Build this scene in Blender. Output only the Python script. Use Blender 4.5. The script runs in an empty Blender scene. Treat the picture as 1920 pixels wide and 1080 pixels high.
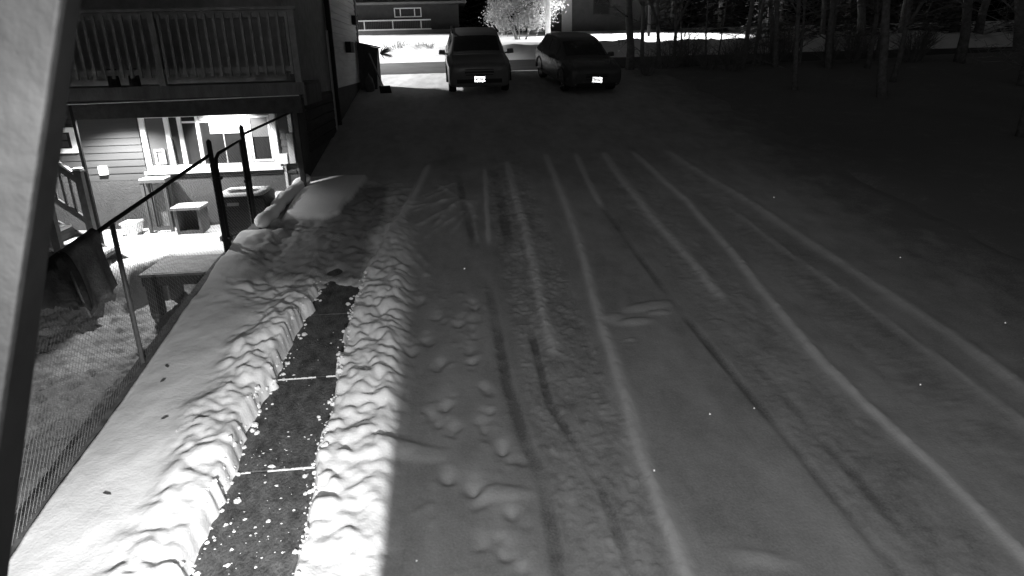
import bpy, bmesh, math, random
import numpy as np
from mathutils import Vector, Matrix
random.seed(7); RNG = np.random.default_rng(11)
sc = bpy.context.scene
col = sc.collection
R = math.radians
S = 0.142                                    # grade of the driveway, rising to the street
TILT = math.atan(S)

# ------------------------------------------------------------------ camera
cd = bpy.data.cameras.new('camera'); cam = bpy.data.objects.new('camera', cd); col.objects.link(cam)
cd.sensor_width = 36.0; cd.lens = 36.0 * 1250 / 1920; cd.clip_start = 0.05; cd.clip_end = 600
_a, _p, _r = R(5.0), R(19.0), R(1.5)
fwd = Vector((math.sin(_a)*math.cos(_p), math.cos(_a)*math.cos(_p), -math.sin(_p)))
rgt = Vector((math.cos(_a), -math.sin(_a), 0)); up = rgt.cross(fwd)
rg2 = rgt*math.cos(_r) - up*math.sin(_r); up2 = up*math.cos(_r) + rgt*math.sin(_r)
m = Matrix((rg2, up2, -fwd)).transposed().to_4x4(); m.translation = Vector((0, 0, 3.9))
cam.matrix_world = m
cd.dof.use_dof = True; cd.dof.focus_distance = 11.0; cd.dof.aperture_fstop = 5.5
sc.camera = cam

# ------------------------------------------------------------------ night sky, exposure
w = bpy.data.worlds.new('World'); sc.world = w; w.use_nodes = True
nt = w.node_tree; nt.nodes.clear()
sky = nt.nodes.new('ShaderNodeTexSky'); sky.sky_type = 'NISHITA'; sky.sun_disc = False
sky.sun_elevation = R(-3.0); sky.sun_rotation = R(200)
bw = nt.nodes.new('ShaderNodeRGBToBW'); bg = nt.nodes.new('ShaderNodeBackground'); bg.inputs[1].default_value = 0.46
wo = nt.nodes.new('ShaderNodeOutputWorld')
nt.links.new(sky.outputs[0], bw.inputs[0]); nt.links.new(bw.outputs[0], bg.inputs[0]); nt.links.new(bg.outputs[0], wo.inputs[0])
vs = sc.view_settings; vs.view_transform = 'Standard'; vs.look = 'None'; vs.exposure = 0.0; vs.gamma = 1.0; vs.use_curve_mapping = False

# ------------------------------------------------------------------ helpers
MATS = {}
def mat(name, v, rough=.7, var=.15, scale=6., bump=0., bscale=40., metal=0., spec=.4, stretch=(1, 1, 1), v2=None):
    if name in MATS: return MATS[name]
    mt = bpy.data.materials.new(name); mt.use_nodes = True; n = mt.node_tree.nodes; l = mt.node_tree.links
    b = n['Principled BSDF']; b.inputs['Roughness'].default_value = rough; b.inputs['Metallic'].default_value = metal
    b.inputs['Specular IOR Level'].default_value = spec
    tc = n.new('ShaderNodeTexCoord'); mp = n.new('ShaderNodeMapping'); mp.inputs['Scale'].default_value = stretch
    l.new(tc.outputs['Object'], mp.inputs[0])
    nz = n.new('ShaderNodeTexNoise'); nz.inputs['Scale'].default_value = scale; nz.inputs['Detail'].default_value = 6; nz.inputs['Roughness'].default_value = .65
    l.new(mp.outputs[0], nz.inputs[0])
    rp = n.new('ShaderNodeValToRGB'); a = max(0., v*(1-var)); c = min(1., v*(1+var)) if v2 is None else v2
    rp.color_ramp.elements[0].position = .3; rp.color_ramp.elements[1].position = .72
    rp.color_ramp.elements[0].color = (a, a, a, 1); rp.color_ramp.elements[1].color = (c, c, c, 1)
    l.new(nz.outputs[0], rp.inputs[0]); l.new(rp.outputs[0], b.inputs['Base Color'])
    if bump:
        n2 = n.new('ShaderNodeTexNoise'); n2.inputs['Scale'].default_value = bscale; n2.inputs['Detail'].default_value = 5
        l.new(mp.outputs[0], n2.inputs[0])
        bp = n.new('ShaderNodeBump'); bp.inputs['Strength'].default_value = bump; bp.inputs['Distance'].default_value = .02
        l.new(n2.outputs[0], bp.inputs['Height']); l.new(bp.outputs[0], b.inputs['Normal'])
    MATS[name] = mt; return mt
def snow_mat(name, white=.8, dirty=.34, bump=.35, bscale=45.):
    mt = bpy.data.materials.new(name); mt.use_nodes = True; n = mt.node_tree.nodes; l = mt.node_tree.links
    b = n['Principled BSDF']; b.inputs['Roughness'].default_value = .75; b.inputs['Specular IOR Level'].default_value = .25
    at = n.new('ShaderNodeAttribute'); at.attribute_name = 'grit'
    tc = n.new('ShaderNodeTexCoord')
    nz = n.new('ShaderNodeTexNoise'); nz.inputs['Scale'].default_value = 2.3; nz.inputs['Detail'].default_value = 8; nz.inputs['Roughness'].default_value = .7
    l.new(tc.outputs['Object'], nz.inputs[0])
    nf = n.new('ShaderNodeTexNoise'); nf.inputs['Scale'].default_value = 55.; nf.inputs['Detail'].default_value = 4
    l.new(tc.outputs['Object'], nf.inputs[0])
    ad = n.new('ShaderNodeMath'); ad.operation = 'MULTIPLY_ADD'; ad.inputs[1].default_value = .9; ad.inputs[2].default_value = .1
    l.new(nz.outputs[0], ad.inputs[0])
    ad2 = n.new('ShaderNodeMath'); ad2.operation = 'MULTIPLY_ADD'; ad2.inputs[1].default_value = .9; l.new(nf.outputs[0], ad2.inputs[0]); l.new(ad.outputs[0], ad2.inputs[2])
    mu = n.new('ShaderNodeMath'); mu.operation = 'MULTIPLY'; mu.use_clamp = True
    l.new(at.outputs['Fac'], mu.inputs[0]); l.new(ad2.outputs[0], mu.inputs[1])
    mx = n.new('ShaderNodeMix'); mx.data_type = 'RGBA'
    mx.inputs[6].default_value = (white, white, white, 1); mx.inputs[7].default_value = (dirty, dirty, dirty, 1)
    l.new(mu.outputs[0], mx.inputs[0]); l.new(mx.outputs[2], b.inputs['Base Color'])
    n2 = n.new('ShaderNodeTexNoise'); n2.inputs['Scale'].default_value = bscale; n2.inputs['Detail'].default_value = 6
    l.new(tc.outputs['Object'], n2.inputs[0])
    bp = n.new('ShaderNodeBump'); bp.inputs['Strength'].default_value = bump; bp.inputs['Distance'].default_value = .012
    l.new(n2.outputs[0], bp.inputs['Height']); l.new(bp.outputs[0], b.inputs['Normal'])
    MATS[name] = mt; return mt

ORG = {}
def org(o): return ORG.get(o.name, Vector((0, 0, 0))) if o else Vector((0, 0, 0))
class MB:
    def __init__(s): s.v = []; s.f = []
    def quad(s, *p):
        i = len(s.v); s.v += [tuple(q) for q in p]; s.f.append(tuple(range(i, i+len(p)))); return s
    def hexa(s, p):                                     # 8 points: bottom ring then top ring
        i = len(s.v); s.v += [tuple(q) for q in p]
        for f in ((3, 2, 1, 0), (4, 5, 6, 7), (0, 1, 5, 4), (1, 2, 6, 5), (2, 3, 7, 6), (3, 0, 4, 7)): s.f.append(tuple(i+k for k in f))
        return s
    def box(s, x0, x1, y0, y1, z0, z1):
        return s.hexa([(x0, y0, z0), (x1, y0, z0), (x1, y1, z0), (x0, y1, z0), (x0, y0, z1), (x1, y0, z1), (x1, y1, z1), (x0, y1, z1)])
    def beam(s, a, b, wd, ht, upv=(0, 0, 1)):
        a = Vector(a); b = Vector(b); d = (b-a).normalized(); u = Vector(upv)
        if abs(d.dot(u)) > .97: u = Vector((0, 1, 0))
        x = d.cross(u).normalized()*wd/2; y = x.cross(d).normalized()*ht/2
        return s.hexa([a-x-y, a+x-y, a+x+y, a-x+y, b-x-y, b+x-y, b+x+y, b-x+y])
    def tube(s, pts, rad, n=8, cap=True):
        pts = [Vector(p) for p in pts]; k = len(pts)
        if not hasattr(rad, '__len__'): rad = [rad]*k
        base = len(s.v); ref = None
        for i, p in enumerate(pts):
            d = (pts[min(i+1, k-1)]-pts[max(i-1, 0)]).normalized()
            if ref is None:
                ref = Vector((0, 0, 1)) if abs(d.z) < .9 else Vector((1, 0, 0))
            x = d.cross(ref).normalized(); y = d.cross(x).normalized(); ref = -y if False else x.cross(d)
            for j in range(n):
                t = 2*math.pi*j/n; s.v.append(tuple(p + (x*math.cos(t)+y*math.sin(t))*rad[i]))
        for i in range(k-1):
            for j in range(n):
                s.f.append((base+i*n+j, base+i*n+(j+1) % n, base+(i+1)*n+(j+1) % n, base+(i+1)*n+j))
        if cap:
            s.f.append(tuple(base+j for j in range(n))[::-1]); s.f.append(tuple(base+(k-1)*n+j for j in range(n)))
        return s
    def build(s, name, material, parent=None, smooth=False, bevel=0.):
        me = bpy.data.meshes.new(name); o = org(parent)
        me.from_pydata([(v[0]-o.x, v[1]-o.y, v[2]-o.z) for v in s.v], [], s.f)
        bm = bmesh.new(); bm.from_mesh(me); bmesh.ops.recalc_face_normals(bm, faces=bm.faces)
        if bevel: bmesh.ops.bevel(bm, geom=[e for e in bm.edges if len(e.link_faces) == 2 and e.calc_face_angle(0) > .6], offset=bevel, segments=2, affect='EDGES', profile=.6)
        bm.to_mesh(me); bm.free()
        if smooth: me.polygons.foreach_set('use_smooth', [True]*len(me.polygons))
        me.materials.append(MATS[material])
        ob = bpy.data.objects.new(name, me); col.objects.link(ob)
        if parent: ob.parent = parent; ORG[ob.name] = o
        return ob
def tag(o, label=None, cat=None, group=None, kind=None):
    if label: o['label'] = label
    if cat: o['category'] = cat
    if group: o['group'] = group
    if kind: o['kind'] = kind
    return o
def thing(name, loc, label, cat, group=None):
    o = bpy.data.objects.new(name, None); col.objects.link(o); o.location = loc; o.empty_display_size = .2
    ORG[o.name] = Vector(loc); return tag(o, label, cat, group)
def dup(root, loc, rz=0., sc_=1., label=None):
    r = root.copy(); col.objects.link(r); r.location = loc; r.rotation_euler = (0, 0, rz); r.scale = (sc_,)*3
    if label: r['label'] = label
    for ch in list(root.children):
        c = ch.copy(); col.objects.link(c); c.parent = r
        for g in ch.children:
            d = g.copy(); col.objects.link(d); d.parent = c
    return r

# numpy noise
def vnoise(x, y, seed=0):
    xi = np.floor(x).astype(np.int64); yi = np.floor(y).astype(np.int64); fx = x-xi; fy = y-yi
    fx = fx*fx*fx*(fx*(fx*6-15)+10); fy = fy*fy*fy*(fy*(fy*6-15)+10)
    def h(a, b):
        n = (a*374761393 + b*668265263 + seed*974634) & 0x7fffffff
        n = ((n ^ (n >> 13))*1274126177) & 0x7fffffff
        n = (n ^ (n >> 16)); return (n & 0xffff)/65535.
    return (h(xi, yi)*(1-fx)+h(xi+1, yi)*fx)*(1-fy) + (h(xi, yi+1)*(1-fx)+h(xi+1, yi+1)*fx)*fy
def fbm(x, y, seed=0, o=4):
    t = 0; a = .5; f = 1.
    for i in range(o): t = t + a*vnoise(x*f, y*f, seed+i*17); a *= .5; f *= 2.03
    return t/(1-.5**o)-.5
def sst(a, b, t):
    t = np.clip((t-a)/(b-a), 0, 1); return t*t*(3-2*t)
def steps(*segs):
    out = []
    for a, b, d in segs: out.append(np.arange(a, b-1e-6, d))
    return np.concatenate(out + [[segs[-1][1]]])
def sheet(name, xs, ys, Zf, material, grit=None, parent=None):
    nx, ny = len(xs), len(ys); X, Y = np.meshgrid(xs, ys)
    V = np.stack([X.ravel(), Y.ravel(), Zf.ravel()], 1).astype(np.float32)
    i = np.arange(nx*ny).reshape(ny, nx)
    F = np.stack([i[:-1, :-1], i[:-1, 1:], i[1:, 1:], i[1:, :-1]], -1).reshape(-1, 4).astype(np.int32)
    me = bpy.data.meshes.new(name); me.vertices.add(len(V)); me.vertices.foreach_set('co', V.ravel())
    me.loops.add(F.size); me.loops.foreach_set('vertex_index', F.ravel())
    me.polygons.add(len(F)); me.polygons.foreach_set('loop_start', np.arange(0, F.size, 4, dtype=np.int32))
    me.polygons.foreach_set('use_smooth', np.ones(len(F), bool)); me.update(calc_edges=True); me.validate()
    at = me.attributes.new('grit', 'FLOAT', 'POINT')
    at.data.foreach_set('value', (np.zeros(len(V)) if grit is None else grit.ravel()).astype(np.float32))
    me.materials.append(MATS[material]); o = bpy.data.objects.new(name, me); col.objects.link(o)
    if parent: o.parent = parent
    return o
def stamp(H, xs, ys, cx, cy, rx, ry, fn, ang=0.):
    rr = max(rx, ry)*1.05
    a, b = np.searchsorted(xs, [cx-rr, cx+rr]); c, d = np.searchsorted(ys, [cy-rr, cy+rr])
    if b <= a or d <= c: return
    X, Y = np.meshgrid(xs[a:b]-cx, ys[c:d]-cy); ca, sa = math.cos(ang), math.sin(ang)
    q = (((X*ca+Y*sa)/rx)**2 + ((-X*sa+Y*ca)/ry)**2)*np.clip(1+1.5*fbm((X+cx)*.55/rr, (Y+cy)*.55/rr, 91, 3), .3, 3)
    H[c:d, a:b] = fn(H[c:d, a:b], q, X, Y)

# ------------------------------------------------------------------ materials
snow_mat('snow', .8, .26); snow_mat('yard_snow', .82, .2, .5, 30.); snow_mat('far_snow', .85, .22, .5, 6.)
mat('clean_snow', .83, .8, .04, 8, .4, 60)
mat('concrete', .13, .85, .5, 9, .5, 70); mat('slab', .05, .85, .4, 11, .8, 60, stretch=(1, .5, 1), v2=.15); mat('foundation', .07, .9, .14, 7, .9, 38); mat('dark_foundation', .10, .9, .2, 7, .5, 38)
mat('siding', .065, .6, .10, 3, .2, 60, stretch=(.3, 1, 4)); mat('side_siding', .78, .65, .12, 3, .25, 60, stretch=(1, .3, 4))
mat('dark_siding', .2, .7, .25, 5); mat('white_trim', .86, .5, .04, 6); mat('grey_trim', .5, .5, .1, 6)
mat('deck_wood', .13, .8, .35, 5, .4, 50, stretch=(1, 1, .3)); mat('stair_wood', .085, .85, .35, 7, .4, 50); mat('rail_wood', .22, .8, .3, 6, .4, 60); mat('dark_wood', .05, .8, .35, 7, .4, 50)
mat('grey_wood', .2, .85, .35, 8, .5, 60); mat('ply', .09, .8, .2, 6, .3, 50); mat('roof', .06, .9, .3, 12, .4, 60)
mat('black_metal', .022, .7, .3, 20, spec=.15); mat('galv', .2, .45, .3, 30, .1, 90, metal=.3); mat('pole_steel', .16, .5, .25, 14, metal=.2)
mat('glass_dark', .03, .12, .2, 4, spec=.6); mat('panel', .065, .6, .06, 4); mat('blind', .9, .6, .02, 4); mat('curtain', .16, .8, .15, 12, stretch=(1, 1, 6))
mat('ac_dark', .022, .55, .2, 9); mat('label_grey', .3, .5, .1, 30)
mat('cloth', .15, .95, .5, 7, .6, 60); mat('cloth2', .045, .95, .4, 9, .8, 30)
mat('near_paint', .06, .75, .3, 5, .5, 24); mat('car_black', .08, .25, .1, 4, spec=.5); mat('car_dark', .18, .28, .15, 4, spec=.5)
mat('flat_black', .012, .9, .3, 20, spec=.1); mat('tyre', .015, .9, .2, 20); mat('rim', .12, .4, .2, 9, metal=.5); mat('lens', .35, .15, .2, 9, spec=.6); mat('grille', .015, .4, .2, 9); mat('chrome', .3, .25, .1, 9, metal=.8)
mat('bark', .2, .95, .4, 9, .8, 30); mat('twig', .2, .95, .3, 9); mat('needle', .16, .9, .4, 9); mat('frosted', .38, .9, .35, 3)
mat('house_far', .032, .8, .25, 3, .2, 20); mat('house_far_b', .09, .8, .2, 3, .2, 20); mat('far_trim', .55, .6, .1, 5); mat('road_ice', .06, .7, .3, 1.5, .6, 8)
mat('utility', .45, .9, .2, 5, .5, 30); mat('leaf', .12, .9, .4, 20); mat('rubbish', .08, .8, .4, 12); mat('plate_ink', .45, .5, .1, 60)
pm = bpy.data.materials.new('plate'); pm.use_nodes = True; b = pm.node_tree.nodes['Principled BSDF']
b.inputs['Base Color'].default_value = (.9, .9, .9, 1); b.inputs['Metallic'].default_value = 1.; b.inputs['Roughness'].default_value = .17; MATS['plate'] = pm

# ------------------------------------------------------------------ lamps and their added baffle
def lamp(kind, name, loc, power, radius, parent, cone=None, aim=None, blend=.3):
    ld = bpy.data.lights.new(name, kind); ld.energy = power; ld.shadow_soft_size = radius; ld.color = (1, 1, 1)
    o = bpy.data.objects.new(name, ld); col.objects.link(o); o.parent = parent; o.location = Vector(loc)-org(parent)
    if kind == 'SPOT': ld.spot_size = R(cone); ld.spot_blend = blend; o.rotation_euler = (Vector(aim)-Vector(loc)).to_track_quat('-Z', 'Y').to_euler()
    return o
# unseen structure added behind the camera, cutting the two lamps' light to sharp edges
cp = thing('lamp_baffle', (0, -2.0, 0), 'dark timber baffle added to cut lamp light at foot of driveway', 'lamp_baffle')
MB().box(-4.2, 5.6, -.62, -.46, 4.156, 4.75).build('header_baffle', 'dark_wood', cp)
MB().box(-4.4, 5.8, -5.5, 1.15, 4.78, 4.92).build('roof', 'roof', cp)
MB().box(-.664, -.60, -2.4, -.30, -.2, 4.12).build('side_baffle', 'dark_wood', cp)
MB().box(-4.0, -.666, -.42, -.30, 2.662, 4.12).build('lintel_baffle', 'dark_wood', cp)
MB().box(-4.2, 5.6, -5.4, -5.25, -.8, 4.75).build('back_wall', 'dark_wood', cp)
for px_ in (-4.1, 5.5): MB().box(px_-.08, px_+.08, -.62, -.46, -.2, 4.12).build('post', 'dark_wood', cp)
# the board that hangs from the eave close to the camera
def ln(a, b, k): return a+(b-a)*k
ba, bb = Vector((-.3725, .75, 3.9652)), Vector((-.6319, .75, 3.2913))     # outer edge of the pale board
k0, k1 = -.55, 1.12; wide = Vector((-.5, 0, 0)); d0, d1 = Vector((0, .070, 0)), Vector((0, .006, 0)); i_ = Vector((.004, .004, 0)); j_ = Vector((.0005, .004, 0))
A0, A1 = ln(ba, bb, k1), ln(ba, bb, k0)
MB().hexa([A0+wide, A0, A0+d0, A0+wide+d0, A1+wide, A1, A1+d1, A1+wide+d1]).build('eave_board', 'near_paint', cp, bevel=.003)
MB().hexa([A0+j_, A0+i_, A0+i_+d0, A0+j_+d0, A1+j_, A1+i_, A1+i_+d1, A1+j_+d1]).build('shaded_edge', 'flat_black', cp)  # dark strip: shade of the board's side face put into the colour
MB().box(A1.x-.3, A1.x-.1, A1.y-.03, A1.y+.03, A1.z-.1, 4.79).build('hanger', 'flat_black', cp)
wl = thing('wall_lamp', (.1, -1.5, 4.3), 'small hooded lamp under the added roof beside the driveway', 'lamp')
MB().box(.02, .18, -1.62, -1.52, 4.34, 4.785).build('bracket', 'black_metal', wl)
lamp('POINT', 'lamp_light', (.1, -1.4, 4.3), 330, .03, wl)
wl2 = thing('wall_lamp', (-.72, -1.1, 2.7), 'bright flood lamp beside the added side baffle facing the walkway', 'lamp')
MB().box(-.74, -.666, -1.2, -1.0, 2.74, 2.86).build('bracket', 'black_metal', wl2)
lamp('SPOT', 'lamp_light', (-.669, -.9, 2.70), 3400, .006, wl2, 66, (-1.75, 2.6, .2), 1.0)
ir = thing('security_camera', (0, -.2, 4.2), 'small security camera with infrared lamps under the added header', 'camera')
MB().box(-.05, .05, -.3, -.14, 4.17, 4.26).build('body', 'black_metal', ir)
MB().beam((0, -.29, 4.22), (0, -.47, 4.3), .03, .03).build('mount', 'black_metal', ir)
lamp('SPOT', 'infrared_light', (0, -.1, 4.16), 120, .02, ir, 125, (1.5, 17, -1.4), .6)

# ------------------------------------------------------------------ terrain
def base(y):
    y = np.asarray(y, float)
    return np.interp(y, [-80, -8, 0, 24, 27.8, 28.8, 30, 58, 120, 400], [-3, -1.1, 0, S*24, 3.85, 4.12, 4.22, 5.92, 8., 14.])
xs = steps((-320, -60, 20), (-60, -14, 2.), (-14, 30, .35), (30, 60, 2.), (60, 320, 20)); ys = steps((-60, 2, 4.), (2, 24, .6), (24, 34, .12), (34, 62, .5), (62, 120, 5), (120, 420, 20))
X, Y = np.meshgrid(xs, ys)
Z = base(Y) + .10*fbm(X*.3, Y*.3, 3) + .05*fbm(X*1.3, Y*1.3, 4)
bank = np.exp(-((Y-28.9)/.75)**2)*(X > -9)*(X < 26); Z += bank*(.18 + .5*np.abs(fbm(X*1.1, Y*1.1, 9, 5)) + .15*vnoise(X*3., Y*3., 5))
Z += -.2*sst(24.5, 24.9, Y)*(1-sst(27.4, 27.9, Y))
inner = sst(-14.2, -13, X)*(1-sst(6.4, 7.5, X))*sst(1, 3, Y)*(1-sst(23.6, 24.4, Y)); Z -= inner*.9
rise = sst(9, 26, X)*(1-sst(24, 27, Y)); Z += .35*rise + .05*sst(7.2, 8.2, X)*(1-sst(23, 24.5, Y)) + .22*fbm(X*.9, Y*.9, 8)*sst(7.5, 11, X)*(1-sst(23.5, 24.5, Y))
gr = (.55+.3*fbm(X*1.5, Y*.7, 5)+.55*sst(5, 8.2, X))*sst(5, 6, X)*(1-sst(24, 25.5, Y)) + .5*bank*(vnoise(X*2, Y*2, 31) > .55)  # snow tone gets darker toward the woods on the right
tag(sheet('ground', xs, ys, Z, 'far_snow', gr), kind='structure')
xs = steps((-60, 60, .5)); ys = steps((24.55, 27.9, .15)); X, Y = np.meshgrid(xs, ys)
tag(sheet('street', xs, ys, base(Y) + .02 + .035*fbm(X*.4, Y*2.5, 13) - .05*(sst(27.6, 27.9, Y)+1-sst(24.55, 24.8, Y)), 'road_ice'), kind='structure')

# the driveway: packed snow with ridges, wheel tracks, footprints, shovelled banks
RIDGE = [  # points (x, y), height, half width
 ([(.68, 13.2), (.58, 11.2), (.49, 9.2)], .028, .045),
 ([(1.15, 13.6), (1.09, 11.4), (1.1, 9.93), (1.04, 8.26), (.99, 7.15), (1.01, 6.2)], .055, .07),
 ([(1.98, 14), (1.91, 11.29), (1.83, 9.42), (1.71, 8.03), (1.63, 7.07), (1.57, 5.81), (1.48, 4.81), (1.47, 4.15), (1.46, 3)], .060, .070),
 ([(3.2, 14), (3.15, 12.34), (3.16, 10.73), (3.16, 9.67), (3.22, 8.67), (3.21, 7.2)], .045, .09),
 ([(3.8, 14), (3.94, 10.76), (3.88, 8.78), (3.78, 7.34), (3.72, 6.04), (3.75, 5.06), (3.84, 4.35), (3.87, 3)], .060, .075),
 ([(4.5, 14), (4.78, 11.65), (4.97, 10.37), (5.1, 8.82), (5.23, 7.46), (5.36, 6.28), (5.38, 5.25), (5.4, 3)], .055, .10),
 ([(4.5, 10.5), (4.62, 8.5), (4.8, 7.22), (4.86, 6.23), (4.93, 5.52), (5.01, 4)], .026, .05),
 ([(-.40, 13.6), (-.77, 10.86), (-.92, 9.76), (-1.01, 8.84), (-1.05, 8.2)], .085, .07),
 ([(2.62, 14), (2.5, 12), (2.45, 10.5)], .025, .06)]
GROOVE = [([(.40, 8.4), (.42, 7.21), (.44, 5.94), (.52, 5.05), (.6, 4.58), (.6, 4.03), (.58, 3)], .035, .055),
 ([(.80, 7.4), (.81, 5.55), (.98, 4.86), (1.06, 4.36), (1.13, 3)], .03, .04),
 ([(2.45, 11), (2.5, 9.98), (2.6, 7.21), (2.74, 5.42), (2.8, 4.8), (2.84, 4.16), (2.92, 3)], .035, .045),
 ([(3.0, 6.2), (3.1, 4.6), (3.2, 3)], .02, .05), ([(.15, 12.8), (.2, 11), (.3, 9)], .02, .06), ([(.85, 13.2), (.83, 11), (.78, 9)], .02, .08)]
FAN_STREAK = [((-.7, 11.23), (-.06, 11.83)), ((-.64, 10.84), (.02, 11.4)), ((-.58, 10.14), (.02, 11.01)), ((-.41, 9.7), (.18, 10.74)), ((-.25, 12.16), (.2, 11.24)),
 ((.21, 11.38), (.35, 10.48)), ((.34, 11.23), (.33, 9.41)), ((-.01, 9.85), (.27, 10.72)), ((-.92, 9.66), (-.39, 8.44)), ((-.39, 8.44), (-.18, 7.68)), ((-.76, 9.74), (-.39, 8.77)),
 ((-.5, 11.6), (.05, 12.2)), ((-.3, 10.1), (.1, 11.2)), ((-.72, 11.0), (-.1, 11.3))]
FOOT = [(-.47, 7.71), (-.25, 7.29), (.03, 7.2), (.2, 7.56), (.15, 7.18), (.17, 6.88), (-.22, 6.29), (.1, 6.62), (.11, 6.31), (.22, 5.79), (-.27, 5.43), (.2, 5.42), (.16, 5.23),
 (.33, 5.0), (.34, 4.87), (-.1, 5.19), (-.16, 4.61), (.06, 4.61), (.09, 4.35), (.32, 4.19), (.08, 3.92), (.23, 3.9), (.3, 3.72), (-.36, 6.83), (-.53, 6.64), (-.14, 5.66)]
xs = steps((-3.2, 1.7, .018), (1.7, 4.2, .026), (4.2, 8.2, .06)); ys = steps((2.4, 8.4, .018), (8.4, 13.6, .028), (13.6, 24.7, .1))
X, Y = np.meshgrid(xs, ys)
def line_x(pts):
    p = sorted(pts, key=lambda q: q[1]); return lambda y: np.interp(y, [q[1] for q in p], [q[0] for q in p]), p[0][1], p[-1][1]
H = .035 + .022*fbm(X*.8, Y*.5, 1) + .010*fbm(X*5, Y*3, 2)
G = .55 + .35*fbm(X*1.5, Y*.5, 5) + .3*fbm(X*7, Y*3, 15)
G += .55*sst(5, 8.2, X)  # tone darkens toward the right edge to meet the ground there
lane = sst(.5, .7, X)*(1-sst(1.35, 1.5, X)) + .6*sst(2.7, 2.95, X)*(1-sst(3.5, 3.7, X)) + .6*sst(4.1, 4.3, X)*(1-sst(4.7, 5.0, X)); lane *= 1-sst(12.5, 14.5, Y)
H += lane*(.022*fbm(X*16, Y*11, 6, 3) - .012) + .035*lane*np.maximum(0, vnoise(X*28, Y*22, 77)-.62); G += lane*(.0 + .5*fbm(X*9, Y*6, 12))
for pts, a, wd in RIDGE:
    wd *= .8
    fx, y0, y1 = line_x(pts); d = X-fx(Y)-.02*fbm(Y*2.2, Y*0+a*99, 3); e = sst(y0-.01, y0+.5, Y)*(1-sst(y1-.5, y1, Y))
    wob = .75+.9*fbm(X*1.2, Y*1.6, 21); g = np.exp(-(d/wd)**2)*e
    H += .75*a*g*wob*(1+.7*fbm(X*14, Y*10, 23)); G -= (.95+.5*fbm(X*6, Y*6, 27))*(.5 if pts[0][0] > 4.2 else 1.)*np.exp(-(d/(wd*1.05))**2)*e
for pts, a, wd in GROOVE:
    fx, y0, y1 = line_x(pts); d = X-fx(Y); e = sst(y0-.01, y0+.8, Y)*(1-sst(y1-.8, y1, Y)); wob = np.clip(.6+1.6*fbm(X*.8, Y*1.1, 29), 0, 1.2)
    H -= a*np.exp(-(d/wd)**4)*e*wob; G += .45*np.exp(-(d/wd)**4)*e*wob
for (ax, ay), (bx_, by) in FAN_STREAK:  # fan of raised, paler streaks
    L2 = (bx_-ax)**2+(by-ay)**2; t = np.clip(((X-ax)*(bx_-ax)+(Y-ay)*(by-ay))/L2, 0, 1)
    d = np.hypot(X-ax-t*(bx_-ax), Y-ay-t*(by-ay)); d = d+.05*fbm(X*7, Y*7, 33); g = np.exp(-(d/.042)**2)*np.clip(.5+2.2*fbm(X*3.5, Y*3.5, 34), 0, 1); H += .03*g; G -= .45*g
# left bank, cleared slab, right bank
fxSL, _, _ = line_x([(-1.75, 10.5), (-1.78, 8.2), (-1.80, 7.5), (-1.87, 7.0), (-1.84, 6.2), (-1.96, 5.62), (-1.91, 4.92), (-1.94, 4.41), (-1.95, 3.95), (-1.97, 2)])
fxBL, _, _ = line_x([(-.93, 10.6), (-1.03, 9.5), (-1.16, 8.53), (-1.24, 7.41), (-1.22, 6.31), (-1.22, 4.91), (-1.21, 3.89), (-1.2, 2)])
fxCL, _, _ = line_x([(-2.2, 8.0), (-2.35, 6.54), (-2.42, 5.6), (-2.36, 4.85), (-2.5, 4.0), (-2.6, 2)])
nz1 = .10*fbm(X*3.2, Y*3.2, 41, 4) + .05*fbm(X*13, Y*13, 47, 3); nz2 = .05*fbm(X*5., Y*5., 42, 4) + .03*fbm(X*15, Y*15, 48, 3)
yr = Y + .25*fbm(X*2, Y*2, 44)
lb = (1-sst(-.02, .03, X-fxSL(Y)-nz1))                       # 1 on the left bank
lbh = .15 + .05*fbm(X*2.2, Y*1.6, 120) + .035*fbm(X*1.1, Y*.9, 45) + .05*sst(0, .35, fxCL(Y)+.5-X)
near = 1-sst(9.8, 10.6, yr)
worn = sst(7.3, 8.3, yr+.5*fbm(X*1.5, Y*1.5, 119))*sst(-2.95, -2.5, X+.25*fbm(X*2, Y*2, 118))
rb = sst(-.03, .03, X-fxBL(Y)-nz2)*(1-sst(-.72, -.42, X+.06*fbm(X*2, Y*2, 49))); rbh = .11 + .03*fbm(X*2, Y*2, 46)
slab = near*(1-sst(7.2, 7.7, yr))*(X < -.9)*(1-lb)*(1-sst(-.03, .03, X-fxBL(Y)-nz2))
leftzone = (1-sst(-.75, -.45, X-.35*sst(8, 10, Y)*0))
Hn = np.where(X < (fxSL(Y)+fxBL(Y))/2, -.06+lb*(lbh+.06), -.06+sst(-.03, .03, X-fxBL(Y)-nz2)*(.06+H)) + rb*(rbh-.02)*(X > -1.6)
top = sst(8.3, 9.0, yr+2.4*fbm(X*3.4, Y*3.4, 54, 5))*.95; Hn = np.where((X > -2.4) & (X < -.9), Hn*(1-top) + top*np.maximum(Hn, .05+.05*fbm(X*3, Y*3, 52)), Hn)
Hn = np.where(X < fxSL(Y)+.05, Hn*(1-worn)+worn*(.05+.05*fbm(X*3, Y*3, 53)), Hn)
H = H*(1-leftzone*near) + Hn*leftzone*near
Gl = np.where(X < -.5, .0, G); G = G*(1-leftzone*near) + Gl*leftzone*near
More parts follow.
